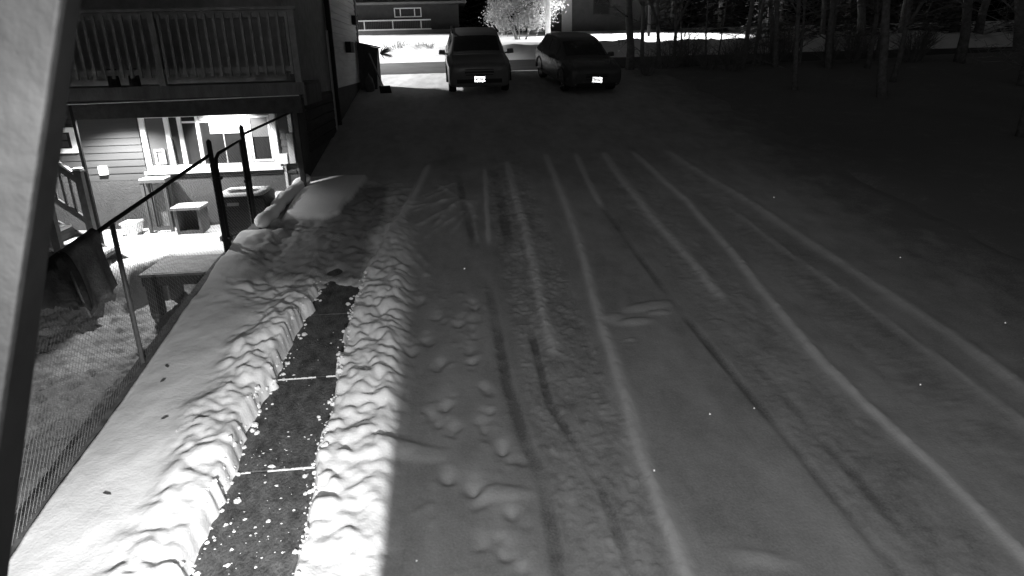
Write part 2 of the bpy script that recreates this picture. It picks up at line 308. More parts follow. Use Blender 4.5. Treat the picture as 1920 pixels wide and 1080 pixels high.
# trampled stretch between the cleared slab and the fresh patch
tr = sst(7.2, 8.0, Y)*(1-sst(11.8, 12.4, Y))*(1-sst(-1.15, -.95, X+.2*fbm(X, Y, 60)))*sst(-3.3, -3.1, X)
fresh = sst(10.45, 10.62, Y+.25*(X+2.2)+.12*fbm(X*3, Y*3, 61))*(1-sst(12.55, 12.7, Y))*sst(-2.75, -2.62, X)*(1-sst(-.06, .02, X-np.interp(Y, [10.4, 10.75, 12.5], [-2.0, -1.79, -1.5])+.1*fbm(X*4, Y*4, 62)))
H += tr*(1-fresh)*(.10*np.abs(fbm(X*2.6, Y*2.6, 63, 5)) - .02); G += tr*(1-fresh)*(1.1*sst(7.9, 8.8, Y+.5*fbm(X, Y, 68))*(1-sst(-1.35, -1.05, X))*sst(-3., -2.5, X+.3*fbm(X*2, Y*2, 67)) + .5*fbm(X*4, Y*4, 66))
H = H*(1-fresh) + fresh*.16; G *= (1-fresh)
def dome(k, top): return lambda h, q, x, y: np.where(q < 1, np.maximum(h, np.minimum(np.median(h), top) + k*(1-np.clip(q, 0, 1))**.62), h)
def lump(hh): return lambda h, q, x, y: np.where(q < 1, np.maximum(h, h*.45 + hh*np.sqrt(np.clip(1-q, 0, 1))), h)
def hollow(dp): return lambda h, q, x, y: h - dp*np.clip(1.3-q, 0, 1)*(q < 1.3) + .35*dp*np.exp(-((np.sqrt(q)-1.25)/.2)**2)*(q < 4)
wx = X+.10*fbm(X*3, Y*3, 101, 3); wy = Y+.10*fbm(X*3, Y*3, 102, 3)      # crumbly heaps along both edges of the slab
def lumps(f, sd):                                                     # rounded clods of uneven size packed together, creases between
    gx, gy = wx*f, wy*f; xi = np.floor(gx); yi = np.floor(gy); best = np.zeros_like(gx)
    def hh(a, b, k):
        n = (a.astype(np.int64)*73856093 ^ b.astype(np.int64)*19349663 ^ (sd*83492791+k*2654435)) & 0x7fffffff
        n = ((n ^ (n >> 13))*1274126177) & 0x7fffffff; return ((n ^ (n >> 15)) & 0xffff)/65535.
    for i in (-1, 0, 1):
        for j in (-1, 0, 1):
            cx_, cy_ = xi+i, yi+j; r_ = .45+.55*hh(cx_, cy_, 3); dx_ = gx-cx_-hh(cx_, cy_, 1); dy_ = gy-cy_-hh(cx_, cy_, 2)
            best = np.maximum(best, r_*np.sqrt(np.clip(1-(dx_*dx_+dy_*dy_)/(r_*r_), 0, 1)))
    return best
Bl = .36*lumps(6.0, 1)+.36*lumps(10.5, 2)+.27*lumps(20., 3)+.13*lumps(38., 4)
env = .55+1.1*(vnoise(X*1.3+5, Y*1.7, 115)-.2)+.5*fbm(X*4, Y*4, 116)
lbz = (1-.6*worn)*lb*sst(-.22, .12, X-fxCL(Y)-.13-.35*fbm(X*2, Y*2, 117))*near; rbz = sst(-.03, .03, X-fxBL(Y)-nz2)*(1-sst(-.78, -.42, X+.06*fbm(X*2, Y*2, 49)))*near
env = .35+1.25*(env-.35)
H += lbz*(.135*Bl*np.clip(env, .1, 1.5)-.03) + rbz*(.12*Bl*np.clip(env, .15, 1.4)-.05)
for i in range(150):
    y = RNG.uniform(2.5, 8.6); r = RNG.uniform(.03, .085)
    x = fxSL(y)-abs(RNG.normal(.12, .13)) if i % 2 else fxBL(y)+RNG.uniform(.0, .45)
    stamp(H, xs, ys, x, y, r, r*RNG.uniform(.6, 1.), dome(r*RNG.uniform(.4, .8), .2), RNG.uniform(0, 3))
for i in range(700):
    y = RNG.uniform(7.6, 12.4); x = RNG.uniform(-2.9, -.75); r = RNG.uniform(.03, .1)
    if fresh[np.searchsorted(ys, y), np.searchsorted(xs, x)] < .1: stamp(H, xs, ys, x, y, r*1.3, r*.7, dome(r*RNG.uniform(.2, .4), .14), RNG.uniform(0, 3))
for i in range(150):
    x = RNG.uniform(-.7, .45); y = RNG.uniform(3., 8.2); r = RNG.uniform(.012, .04); stamp(H, xs, ys, x, y, r*1.3, r*.8, dome(r*RNG.uniform(.25, .5), .12), RNG.uniform(0, 3))
for x, y in FOOT:                                                     # scuffed boot marks: several shallow pits and kicked-up crumbs each
    an = RNG.normal(0, .25)
    for k in range(5):
        u = RNG.uniform(-.12, .12); vx = RNG.normal(0, .025); r = RNG.uniform(.035, .07)
        stamp(H, xs, ys, x+vx-u*math.sin(an), y+u, r, r*1.25, lambda h, q, X_, Y_: h-.016*np.clip(1.2-q, 0, 1), an)
    for k in range(4):
        r = RNG.uniform(.01, .03); stamp(H, xs, ys, x+RNG.normal(0, .07), y+.1+RNG.normal(0, .07), r, r*.7, dome(r*.45, .12), RNG.uniform(0, 3))
for _ in range(2):                                                     # slump: soften the freshly broken clods
    for ax_ in (0, 1):
        Hs = (np.roll(H, 1, ax_)+2*H+np.roll(H, -1, ax_))/4; k_ = np.zeros_like(H); k_[2:-2, 2:-2] = 1; k_ *= (X < .6)*(Y < 13.4); H = H+(Hs-H)*k_
MND = [(2.0, 6.93, .2, .07, .05, .05), (2.24, 7.26, .26, .08, .045, .2), (2.35, 7.1, .12, .05, .03, 0), (2.02, 3.62, .22, .07, .03, -.3), (-.44, 4.98, .24, .08, .05, -.2), (.27, 4.43, .22, .07, .05, -.12), (1.85, 6.55, .05, .025, .02, 0), (1.78, 7.05, .12, .1, .04, .3), (-.55, 5.05, .12, .1, .04, .3)]
for (x, y, a, b_, h_, an) in MND:
    stamp(H, xs, ys, x, y, a*1.25, b_*1.25, lambda h, q, X_, Y_: h + .5*h_*np.exp(-1.8*q*q)*(1+.5*fbm(X_*18+9, Y_*18, 5)), an); stamp(G, xs, ys, x, y, a*1.2, b_*1.2, lambda g, q, X_, Y_: g*(1-.55*np.exp(-1.5*q)), an)
for x, y in FOOT: stamp(G, xs, ys, x, y+.05, .13, .2, lambda g, q, X_, Y_: g*(1-.4*np.exp(-2.5*q)), 0)
H += (.004*fbm(X*30, Y*26, 71, 3) + (rb+lb*sst(-.1, .1, X-fxCL(Y)))*near*.03*fbm(X*9, Y*9, 73, 3))*(Y < 14)
H -= .5*(1-sst(-3.19, -3.13, X))                                     # the snow drops off at the kerb
H = H*(1-sst(13.4, 16, Y)) + sst(13.4, 16, Y)*(.03+.05*fbm(X*.6, Y*.25, 81)+.02*fbm(X*2.5, Y*1, 82))
H -= .12*sst(7.3, 8.2, X+.9*fbm(X*.7, Y*.7, 83)) + .2*sst(24.3, 24.7, Y)
G = np.clip(G, 0, 1.7)
DZ = base(Y)+H; dxs, dys = xs, ys
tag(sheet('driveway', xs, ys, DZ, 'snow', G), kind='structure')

# shovelled concrete walkway, one slab after the other
wk = tag(bpy.data.objects.new('walkway', None), kind='structure'); col.objects.link(wk); ORG['walkway'] = Vector((0, 0, 0))
jy = [2.2, 3.62, 4.92, 6.25, 7.55, 8.85, 10.15]
for i in range(6):
    a, b_ = jy[i]+.012, jy[i+1]-.012; za, zb = S*a+.012, S*b_+.012
    MB().hexa([(-2.25, a, za-.12), (-1.02, a, za-.12), (-1.02, b_, zb-.12), (-2.25, b_, zb-.12), (-2.25, a, za), (-1.02, a, za), (-1.02, b_, zb), (-2.25, b_, zb)]).build('slab', 'slab', wk, bevel=.006)
sm = MB()
for j in jy[1:4]:
    for k in range(60):
        x = -2.1+k*.0175; wv = .006+.009*random.random(); h_ = .003+.006*random.random(); dy = .02*(x+1.6)
        if vnoise(np.array(x*7.), np.array(j*3.), 5) < .38: continue
        sm.box(x, x+.021, j-wv/2+dy, j+wv/2+dy, S*j, S*j+.012+h_)
o = sm.build('joint_snow', 'clean_snow', wk); o['kind'] = 'stuff'
sm = MB()                                                             # thin crumbs of snow left on the slabs
cc = [(random.uniform(-1.9, -1.25), random.uniform(3.2, 7.0)) for _ in range(16)]
for k in range(170):
    c_ = random.choice(cc); y = c_[1]+random.gauss(0, .16); x = min(-1.18, max(-1.98, c_[0]+random.gauss(0, .13))); r = random.choice([.004, .005, .006, .008, .012]) * (1 + .6*random.random()); n = random.randint(6, 10)
    if random.random() < .05: r = random.uniform(.02, .035)
    t0 = random.random()*6; cz = S*y+.011; ring = [(x+r*1.3*random.uniform(.25, 1)*math.cos(t0+6.283*i/n), y+r*.9*random.uniform(.25, 1)*math.sin(t0+6.283*i/n)) for i in range(n)]
    bi = len(sm.v); sm.v += [(p, q, cz+S*(q-y)) for p, q in ring]+[(x+(p-x)*.6, y+(q-y)*.6, cz+S*(q-y)*.6+r*.35) for p, q in ring]
    for i in range(n): sm.f.append((bi+i, bi+(i+1) % n, bi+n+(i+1) % n, bi+n+i))
    sm.f.append(tuple(bi+n+i for i in range(n)))
# broken chunks of snow that rolled off the banks
for k in range(420):
    y = random.uniform(2.8, 8.4); left = random.random() < .5; edge = float(fxSL(y)) if left else float(fxBL(y)); off = abs(random.gauss(0, .07))-.05
    x = edge+off if left else edge-off; r = random.choice([.008, .01, .013, .018, .026])*random.uniform(.7, 1.3)
    iy = np.searchsorted(dys, y); ix = np.searchsorted(dxs, x); cz = max(float(DZ[iy, ix]), S*y+.012); bi = len(sm.v)
    a0 = random.random()*6
    for t_, q_ in ((-.5, .75), (.15, 1.), (.75, .6)):
        for i in range(6): a_ = a0+i*1.047; rr = r*q_*random.uniform(.7, 1.2); sm.v.append((x+rr*math.cos(a_), y+rr*math.sin(a_), cz+r*t_*random.uniform(.8, 1.2)))
    for q_ in range(2):
        for i in range(6): sm.f.append((bi+q_*6+i, bi+q_*6+(i+1) % 6, bi+q_*6+6+(i+1) % 6, bi+q_*6+6+i))
    sm.f.append(tuple(bi+12+i for i in range(6)))
tag(sm.build('snow_crumbs', 'clean_snow'), kind='stuff')

# concrete kerb that holds the driveway above the yard
kb = MB(); kp = [(1.5, -3.25), (4.2, -3.245), (6.6, -3.235), (9.1, -3.16), (10.2, -3.02), (12.15, -2.74)]
for (y0, x0), (y1, x1) in zip(kp[:-1], kp[1:]):
    kb.hexa([(x0-.09, y0, S*y0-.9), (x0+.09, y0, S*y0-.9), (x1+.09, y1, S*y1-.9), (x1-.09, y1, S*y1-.9), (x0-.09, y0, S*y0+.11), (x0+.09, y0, S*y0+.11), (x1+.09, y1, S*y1+.11), (x1-.09, y1, S*y1+.11)])
tag(kb.build('kerb', 'concrete'), 'low concrete kerb wall between the snowy driveway and lower yard', 'kerb')
lg = []
for i in range(26):
    t = i/25; lg.append((-2.93+.31*t+.012*math.sin(9*t), 10.15+2.3*t, S*(10.15+2.3*t)+.17+.012*math.sin(17*t)))
tag(MB().tube(lg, [.02]+[.105+.012*math.sin(i*1.7) for i in range(24)]+[.02], 12).build('edging_log', 'snow', smooth=True), 'long snow-covered edging log beside the fresh snow patch', 'log')

# yard: trampled snow, rising to a patio under the deck
xs = steps((-13.5, -7, .09), (-7, -3.2, .03)); ys = steps((2.0, 12.25, .03)); X, Y = np.meshgrid(xs, ys)
st = np.interp(X, [-4.75, -4.35], [9.25, 9.85])
Zy = np.interp(Y, [2, 4.2, 9.2], [-.25, .02, .58]) + (1.16-.60)*sst(0, .75, Y-st+.1*fbm(X*2, Y*2, 7)) + .03*np.clip(Y-10.6, 0, 2)
pat = sst(.4, .8, Y-st)
L = np.zeros_like(X)
for i in range(3600):
    x = RNG.uniform(-8, -3.2); y = RNG.uniform(2, 10.4); r = RNG.uniform(.04, .13); stamp(L, xs, ys, x, y, r, r*.75, dome(RNG.uniform(.01, .035), .05), RNG.uniform(0, 3))
Zy += L*(1-pat) + .05*fbm(X*2.2, Y*2.2, 3)*(1-.7*pat) + pat*(.02*fbm(X*5, Y*5, 5)+.015*vnoise(X*9, Y*9, 6))
Gy = (1-pat)*(.9 + .8*fbm(X*1.5, Y*1.5, 19) + .2*fbm(X*11, Y*11, 29)) + .05
tag(sheet('yard', xs, ys, Zy, 'yard_snow', np.clip(Gy, 0, 1.1)), kind='structure')

# ------------------------------------------------------------------ the house with its deck
WY = 12.2; SX = -2.65
hs = thing('house', (-7, 17, 1.3), 'clapboard house with white basement window and raised wooden deck', 'house')
MB().box(-13, SX-.02, WY, 22.4, .6, 2.06).build('foundation', 'foundation', hs)
MB().box(SX-.02, SX+.0, WY+.02, 22.4, 1.2, 3.30).build('side_foundation', 'dark_foundation', hs)
MB().box(-13, SX-.03, WY+.035, 22.35, 2.06, 6.6).build('wall', 'dark_siding', hs)
MB().hexa([(-13.5, 11.6, 6.6), (-2.2, 11.6, 6.6), (-2.2, 22.9, 6.6), (-13.5, 22.9, 6.6), (-13.5, 17, 9.4), (-2.2, 17, 9.4), (-2.2, 17.4, 9.4), (-13.5, 17.4, 9.4)]).build('roof', 'roof', hs)
def clap(x0, x1, y0, y1, z0, z1, axis, mtl):
    lip = .024; m_ = MB()
    if axis == 'front': m_.hexa([(x0, y0-lip, z0), (x1, y0-lip, z0), (x1, y0+.02, z0), (x0, y0+.02, z0), (x0, y0-.004, z1), (x1, y0-.004, z1), (x1, y0+.02, z1), (x0, y0+.02, z1)])
    else: m_.hexa([(x0-.02, y0, z0), (x0+lip, y0, z0), (x0+lip, y1, z0), (x0-.02, y1, z0), (x0-.02, y0, z1), (x0+.004, y0, z1), (x0+.004, y1, z1), (x0-.02, y1, z1)])
    m_.build('siding_board', mtl, hs)
z = 2.06
while z < 3.5:                                                        # front clapboards, cut round the two windows
    spans = [(-9, -6.45), (-6.28, -5.27), (-2.93, SX)] if 2.50 < z+.06 < 3.02 else [(-9, -5.27), (-2.93, SX)]
    if z+.125 < 2.16 or z > 3.22: spans = [(-9, SX)]
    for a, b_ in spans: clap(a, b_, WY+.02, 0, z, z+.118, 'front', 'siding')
    z += .12
z = 3.32
while z < 6.4:
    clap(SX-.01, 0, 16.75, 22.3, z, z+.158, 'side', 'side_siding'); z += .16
MB().box(SX-.03, SX+.012, WY+.06, 16.6, 3.32, 6.5).build('side_panel', 'dark_siding', hs)  # near end of the side wall, its shade painted as a darker colour
for z in np.arange(2.3, 3.3, .2): MB().box(SX-.01, SX+.03, 13.2, 16.4, z, z+.16).build('skirting_board', 'dark_wood', hs)
MB().box(SX-.02, SX+.05, 22.28, 22.46, 2.6, 6.6).build('corner_board', 'dark_siding', hs)
dsn = MB().box(SX+.02, SX+.13, 16.58, 16.70, 2.5, 6.6).build('downspout', 'black_metal', hs)
MB().box(SX+.01, SX+.05, 16.46, 16.56, 2.4, 4.6).build('trim_strip', 'grey_trim', hs)
MB().box(SX+.02, SX+.16, 19.45, 20.15, 4.16, 4.44).build('meter_box', 'black_metal', hs)
MB().box(SX+.02, SX+.14, 21.3, 21.9, 4.95, 5.2).build('wall_vent', 'black_metal', hs)
MB().box(SX-.005, SX+.05, WY-.06, WY+.1, 1.6, 3.4).build('corner_post', 'dark_wood', hs)
# big sliding window
F0, F1, ZB, ZT = -5.22, -2.97, 2.20, 3.18
def frame(x0, x1, z0, z1, t, y0, y1):
    return MB().box(x0, x1, y0, y1, z0, z0+t).box(x0, x1, y0, y1, z1-t, z1).box(x0, x0+t, y0+.002, y1, z0+t, z1-t).box(x1-t, x1, y0+.002, y1, z0+t, z1-t)
wd = frame(F0, F1, ZB, ZT, .085, WY-.05, WY+.04).build('window', 'white_trim', hs)
MB().box(F0-.05, F1+.04, WY-.09, WY+.02, ZB-.05, ZB-.002).build('sill', 'white_trim', wd)
MB().box(F0+.085, F1-.085, WY+.012, WY+.03, ZB+.085, ZT-.085).build('pane', 'glass_dark', wd)
MB().box(-5.13, -4.82, WY-.012, WY+.01, ZB+.087, ZT-.087).build('pet_door_panel', 'panel', wd)
frame(-5.06, -4.89, 2.32, 2.57, .028, WY-.05, WY-.014).build('pet_door', 'white_trim', wd)
MB().box(-5.03, -4.92, WY-.02, WY-.013, 2.35, 2.54).build('pet_flap', 'curtain', wd)
for a, t in ((-4.82, .075), (-4.60, .06), (-4.30, .05)): MB().box(a, a+t, WY-.04, WY+.011, ZB+.087, ZT-.087).build('mullion', 'white_trim', wd)
MB().box(-3.54, -3.44, WY-.045, WY+.011, ZB+.087, ZT-.087).build('mullion', 'white_trim', wd)
MB().box(-3.88, -3.865, WY-.005, WY+.011, ZB+.09, 2.8).build('glazing_bar', 'grey_trim', wd)
MB().box(-4.24, -3.56, WY-.02, WY+.009, ZT-.15, ZT-.09).build('blind_rail', 'grey_trim', wd)
MB().box(-4.08, -3.56, WY-.03, WY-.016, 2.80, ZT-.16).build('blind', 'blind', wd)
MB().box(-4.6, -4.1, WY-.012, WY+.008, ZT-.19, ZT-.16).build('blind_rail', 'white_trim', wd)
frame(-3.43, -3.07, ZB+.10, ZT-.10, .035, WY-.03, WY+.005).build('sash', 'white_trim', wd)
MB().box(-3.39, -3.11, WY-.012, WY+.006, 2.72, ZT-.14).build('curtain', 'curtain', wd)
w2 = frame(-7.0, -6.30, 2.56, 2.98, .075, WY-.04, WY+.04).build('window', 'white_trim', hs)
MB().box(-6.92, -6.37, WY+.012, WY+.03, 2.64, 2.9).build('pane', 'glass_dark', w2)
MB().box(-6.03, -5.90, WY-.06, WY+.02, 2.17, 2.32).build('outlet_box', 'white_trim', hs)
mb_ = MB().box(-2.97, -2.83, WY-.1, WY+.02, 2.25, 2.42).build('junction_box', 'white_trim', hs)
MB().box(-2.92, -2.88, WY-.05, WY-.0, 1.5, 2.25).build('conduit', 'grey_trim', mb_)
MB().box(-2.75, -2.69, WY-.07, WY-.01, 2.78, 3.2).build('trim_strip', 'white_trim', hs)
MB().box(-2.80, -2.70, WY-.08, WY-.01, 2.25, 2.76).build('trim_strip', 'grey_trim', hs)
# horizontal band under the window
MB().box(-5.0, -2.72, WY-.03, WY+.01, 2.075, 2.12).build('band_board', 'dark_wood', hs)
# deck
DY = 10.8; DX0, DX1 = -7.6, -2.15
dk = thing('deck', (-5, 11.4, 1.2), 'dark raised wooden deck with baluster railing above the basement window', 'deck')
for i in range(9): MB().box(DX0, DX1, DY+.02+i*.152, DY+.02+i*.152+.146, 3.60, 3.638).build('deck_board', 'deck_wood', dk)
MB().box(DX0, DX1+.02, DY-.03, DY+.018, 3.46, 3.64).build('rim_joist', 'deck_wood', dk)
MB().box(DX0, DX1-.06, DY+.02, DY+.07, 3.19, 3.45).build('beam', 'dark_wood', dk)
MB().box(DX1-.02, DX1+.022, DY+.03, WY-.03, 3.30, 3.595).build('end_joist', 'deck_wood', dk)
MB().tube([(DX0, DY+.005, 3.40), (-4, DY+.005, 3.43), (DX1-.08, DY+.005, 3.45)], .009, 6).build('cable', 'grey_trim', dk)
for i in range(12): MB().box(DX0+.3+i*.45, DX0+.34+i*.45, DY+.08, WY, 3.42, 3.595).build('joist', 'dark_wood', dk)
MB().box(DX0, DX1+.03, DY-.045, DY+.045, 4.66, 4.70).build('handrail', 'rail_wood', dk)
MB().box(DX0, DX1+.0, DY-.02, DY+.02, 4.56, 4.655).build('top_rail', 'rail_wood', dk)
MB().box(DX0, DX1+.0, DY-.02, DY+.02, 3.80, 3.88).build('bottom_rail', 'rail_wood', dk)
for x in (-6.9, -4.17, DX1-.05): MB().box(x-.045, x+.045, DY-.05, DY+.04, 3.642, 4.655).build('rail_post', 'rail_wood', dk)
x = DX0+.08
while x < DX1-.1:
    if min(abs(x+4.17), abs(x+6.9)) > .07: MB().box(x-.02, x+.02, DY-.055, DY-.022, 3.76, 4.62).build('baluster', 'rail_wood', dk)
    x += .128
for x, y, hwp in ((-5.57, 10.84, .022), (-2.58, 12.0, .04)):
    MB().box(x-hwp, x+hwp, y-hwp, y+hwp, 1.1, 3.44).build('post', 'black_metal' if x < -5 else 'dark_wood', dk)
for x, q in ((-5.0, .9), (-4.7, .7)): MB().tube([(x, DY+.3, 3.638), (x, DY+.3, 3.90)], [.09, .07], 8).build('planter', 'rubbish', dk)
dl = thing('deck_lamp', (-5.5, 11.25, 3.42), 'lit lamp fixed under the deck joists above the clapboards', 'lamp')
MB().tube([(-5.5, 11.25, 3.61), (-5.5, 11.25, 3.41)], [.05, .06], 10).build('housing', 'black_metal', dl)
lamp('SPOT', 'lamp_light', (-5.5, 11.25, 3.36), 700, .04, dl, 132, (-5.45, 11.25, 1.2), .45)

dl_fill = thing('deck_lamp', (-3.9, 11.1, 3.42), 'added lamp under the deck joists brightening the right window sash', 'lamp')
MB().tube([(-3.9, 11.1, 3.61), (-3.9, 11.1, 3.41)], [.05, .06], 10).build('housing', 'black_metal', dl_fill)
lamp('SPOT', 'lamp_light', (-3.9, 11.1, 3.33), 300, .04, dl_fill, 76, (-3.72, 12.2, 2.3), .35)  # second deck lamp, added to brighten the right part of the window

# ------------------------------------------------------------------ chain-link fence and gate along the kerb
def fz(y): return np.interp(y, [2, 5.2, 6.4, 9.4, 10.6, 12.1], [2.08, 2.38, 2.50, 2.79, 2.93, 3.13])
def fx(y): return np.interp(y, [2, 6.6, 9.35, 10.5, 12.05], [-3.26, -3.25, -3.18, -3.08, -2.66])
fc = thing('chain_link_fence', (-3.2, 6.5, .9), 'chain-link fence with dark top rail along the kerb', 'fence')
def topline(y0, y1, dz=0., n=14): return [(float(fx(y)), y, float(fz(y))+dz) for y in np.linspace(y0, y1, n)]
MB().tube(topline(2.2, 9.33), .022, 8).build('top_rail', 'black_metal', fc, smooth=True)
MB().tube(topline(10.5, 12.05), .02, 8).build('top_rail', 'black_metal', fc, smooth=True)
MB().tube([(-3.25, 6.57, .9), (-3.25, 6.57, 2.51)], .024, 10).build('post', 'pole_steel', fc, smooth=True)
MB().tube([(-3.26, 2.5, .3), (-3.26, 2.5, 2.13)], .024, 10).build('post', 'pole_steel', fc, smooth=True)
for y, t in ((9.36, 2.96), (10.53, 3.04)):
    x = float(fx(y)); MB().tube([(x, y, S*y-.15), (x, y, t-.02), (x, y, t), (x, y, t+.025)], [.034, .034, .03, .006], 10).build('gate_post', 'black_metal', fc, smooth=True)
def mesh_between(y0, y1, zlo, zhi, pitch=.062, r=.0016):
    m_ = MB(); hgt = 1.5; n = int((y1-y0+hgt)/pitch)
    for i in range(-1, n+1):
        for sgn in (1, -1):
            a0 = y0-hgt+i*pitch if sgn > 0 else y0+i*pitch; t0, t1 = 0., 1.       # y = a0 + sgn*hgt*t
            if sgn > 0: t0 = max(0, (y0-a0)/hgt); t1 = min(1, (y1-a0)/hgt)
            else: t0 = max(0, (a0-y1)/hgt); t1 = min(1, (a0-y0)/hgt)
            if t1-t0 < .02: continue
            P = []
            for t in (t0, (t0+t1)/2, t1):
                y = a0+sgn*hgt*t; lo, hi = zlo(y), zhi(y); P.append((float(fx(y))+.004*sgn, y, lo+(hi-lo)*t))
            m_.tube(P, r, 3, False)
    return m_
mesh_between(2.2, 9.3, lambda y: S*y+.06, lambda y: float(fz(y))).build('chain_mesh', 'galv', fc)
mesh_between(10.56, 12.0, lambda y: S*y+.06, lambda y: float(fz(y))).build('chain_mesh', 'galv', fc)
gt = thing('fence_gate', (-3.15, 9.45, 1.3), 'narrow black tube gate with chain-link mesh between two posts', 'gate')
g0 = (float(fx(9.48)), 9.48); g1 = (float(fx(10.42)), 10.42)
MB().tube([(g0[0], g0[1], 1.34), (g0[0], g0[1], 2.62), (g0[0], g0[1]+.03, 2.71), (g0[0]+.01, g0[1]+.12, 2.765), (g1[0], g1[1], 2.85), (g1[0], g1[1], 1.50), (g0[0], g0[1], 1.36)], .024, 10).build('frame', 'black_metal', gt, smooth=True)
mesh_between(9.5, 10.4, lambda y: S*y+.04, lambda y: float(np.interp(y, [9.48, 10.42], [2.72, 2.85]))).build('chain_mesh', 'galv', gt)
for z in (1.6, 2.45): MB().box(g0[0]-.05, g0[0]+.05, g0[1]-.13, g0[1]+.02, z-.02, z+.02).build('hinge', 'black_metal', gt)
MB().box(g1[0]-.03, g1[0]+.03, g1[1]-.02, g1[1]+.12, 2.22, 2.26).build('latch', 'black_metal', gt)

# rug draped over the rail and a dark bundle next to it
def drape(name, y0, y1, d0, d1, front, mtl, label, cat, seed, ny=22, nz=18, wave=.02, ragged=0.):
    rv = random.Random(seed); V = []; Fc = []
    ph = [rv.random()*6 for _ in range(6)]
    for i in range(ny+1):
        t = i/ny; y = y0+(y1-y0)*t; zt = float(fz(y))+.03; xr = float(fx(y)); dr = d0+(d1-d0)*t+ragged*(rv.random()-.5)
        back = dr*.35
        for k in range(nz+1):
            s = k/nz*(back+dr+.08)-back                     # arc length, negative = yard side
            wv = wave*(math.sin(t*9+ph[0])+.6*math.sin(t*17+ph[1]))*min(1, abs(s)*4)
            if s < 0: p = (xr-.035-.02+wv*.4, y, zt+s)
            elif s < .08: a = s/.08*math.pi; p = (xr-.035*math.cos(a), y, zt+.028*math.sin(a))
            else: p = (xr+.035+(s-.08)*.12+wv+front, y+.02*math.sin(s*8+ph[2]), zt-(s-.08))
            V.append(p)
    for i in range(ny):
        for k in range(nz):
            a = i*(nz+1)+k; Fc.append((a, a+1, a+nz+2, a+nz+1))
    m_ = MB(); m_.v = V; m_.f = Fc; o = m_.build(name, mtl, smooth=True); so = o.modifiers.new('thickness', 'SOLIDIFY'); so.thickness = .014; so.offset = 0
    return tag(o, label, cat)
drape('rug', 5.62, 6.22, .56, .52, .0, 'cloth', 'dark worn rug draped over the fence top rail', 'rug', 3)
drape('dark_cloth', 5.12, 5.66, .22, .50, .02, 'cloth2', 'ragged black cloth bunched on the fence rail beside the rug', 'cloth', 5, wave=.05, ragged=.05)

# ------------------------------------------------------------------ things in the yard
def yz(x, y): return float(Zy[np.searchsorted(ys, y), np.searchsorted(xs, x)])
tb = thing('low_table', (-3.85, 9.6, .6), 'low dark wooden table standing in trampled snow by the fence', 'table')
for i in range(5): MB().box(-4.36, -3.32, 9.2+i*.19, 9.2+i*.19+.184, 1.165, 1.20).build('top_plank', 'grey_wood', tb)
MB().box(-4.34, -3.34, 9.215, 9.255, 1.03, 1.163).build('apron', 'dark_wood', tb); MB().box(-4.34, -3.34, 10.06, 10.10, 1.03, 1.163).build('apron', 'dark_wood', tb)
MB().box(-4.335, -4.295, 9.256, 10.058, 1.03, 1.163).build('apron', 'dark_wood', tb)
for x, y in ((-4.33, 9.26), (-3.5, 9.26), (-4.29, 9.88), (-3.5, 9.88)): MB().box(x, x+.17, y, y+.13, yz(x+.08, y+.06)-.06, 1.162).build('leg', 'dark_wood', tb)
MB().box(-4.3, -3.4, 9.24, 10.08, 1.2, 1.205).build('snow_dusting', 'grey_wood', tb)

ac = thing('air_conditioner', (-3.36, 11.25, 1.3), 'dark square outdoor air conditioner with snow ring on top', 'air conditioner')
ax0, ax1, ay0, ay1, az0, az1 = -3.74, -2.98, 10.85, 11.58, 1.30, 1.93
MB().box(ax0, ax1, ay0, ay1, az0, az1).build('cabinet', 'ac_dark', ac, bevel=.05)
for i in range(11): MB().box(ax0+.05, ax1-.05, ay0-.012, ay0+.01, az0+.06+i*.05, az0+.085+i*.05).build('louver', 'ac_dark', ac)
MB().box(ax0-.02, ax1+.02, ay0-.02, ay1+.02, az0-.08, az0-.002).build('base_pad', 'concrete', ac)
MB().box(ax0+.18, ax0+.36, ay0-.02, ay0-.013, az1-.14, az1-.09).build('name_plate', 'label_grey', ac)
cxa, cya = (ax0+ax1)/2, (ay0+ay1)/2; m_ = MB(); n = 40; sq = []
for k in range(n):
    t = 2*math.pi*(k+.5)/n; c, s_ = math.cos(t), math.sin(t); e = max(abs(c), abs(s_))**.86; rr = .385/e*.95
    for rad, hz in ((rr, az1+.003), (rr*.97, az1+.035), (.27+.02*math.sin(5*t), az1+.045), (.245+.02*math.sin(3*t), az1+.003)): m_.v.append((cxa+rad*c, cya+rad*s_, hz))
for k in range(n):
    for q in range(3): a = k*4+q; b_ = ((k+1) % n)*4+q; m_.f.append((a, b_, b_+1, a+1))
m_.build('snow_ring', 'clean_snow', ac, smooth=True)
for rr in (.06, .12, .18, .24): MB().tube([(cxa+rr*math.cos(k*.2618), cya+rr*math.sin(k*.2618), az1+.016) for k in range(25)], .005, 4).build('fan_guard', 'galv', ac)
for k in range(6): MB().tube([(cxa, cya, az1+.018), (cxa+.26*math.cos(k*1.047), cya+.26*math.sin(k*1.047), az1+.018)], .005, 4).build('guard_spoke', 'galv', ac)

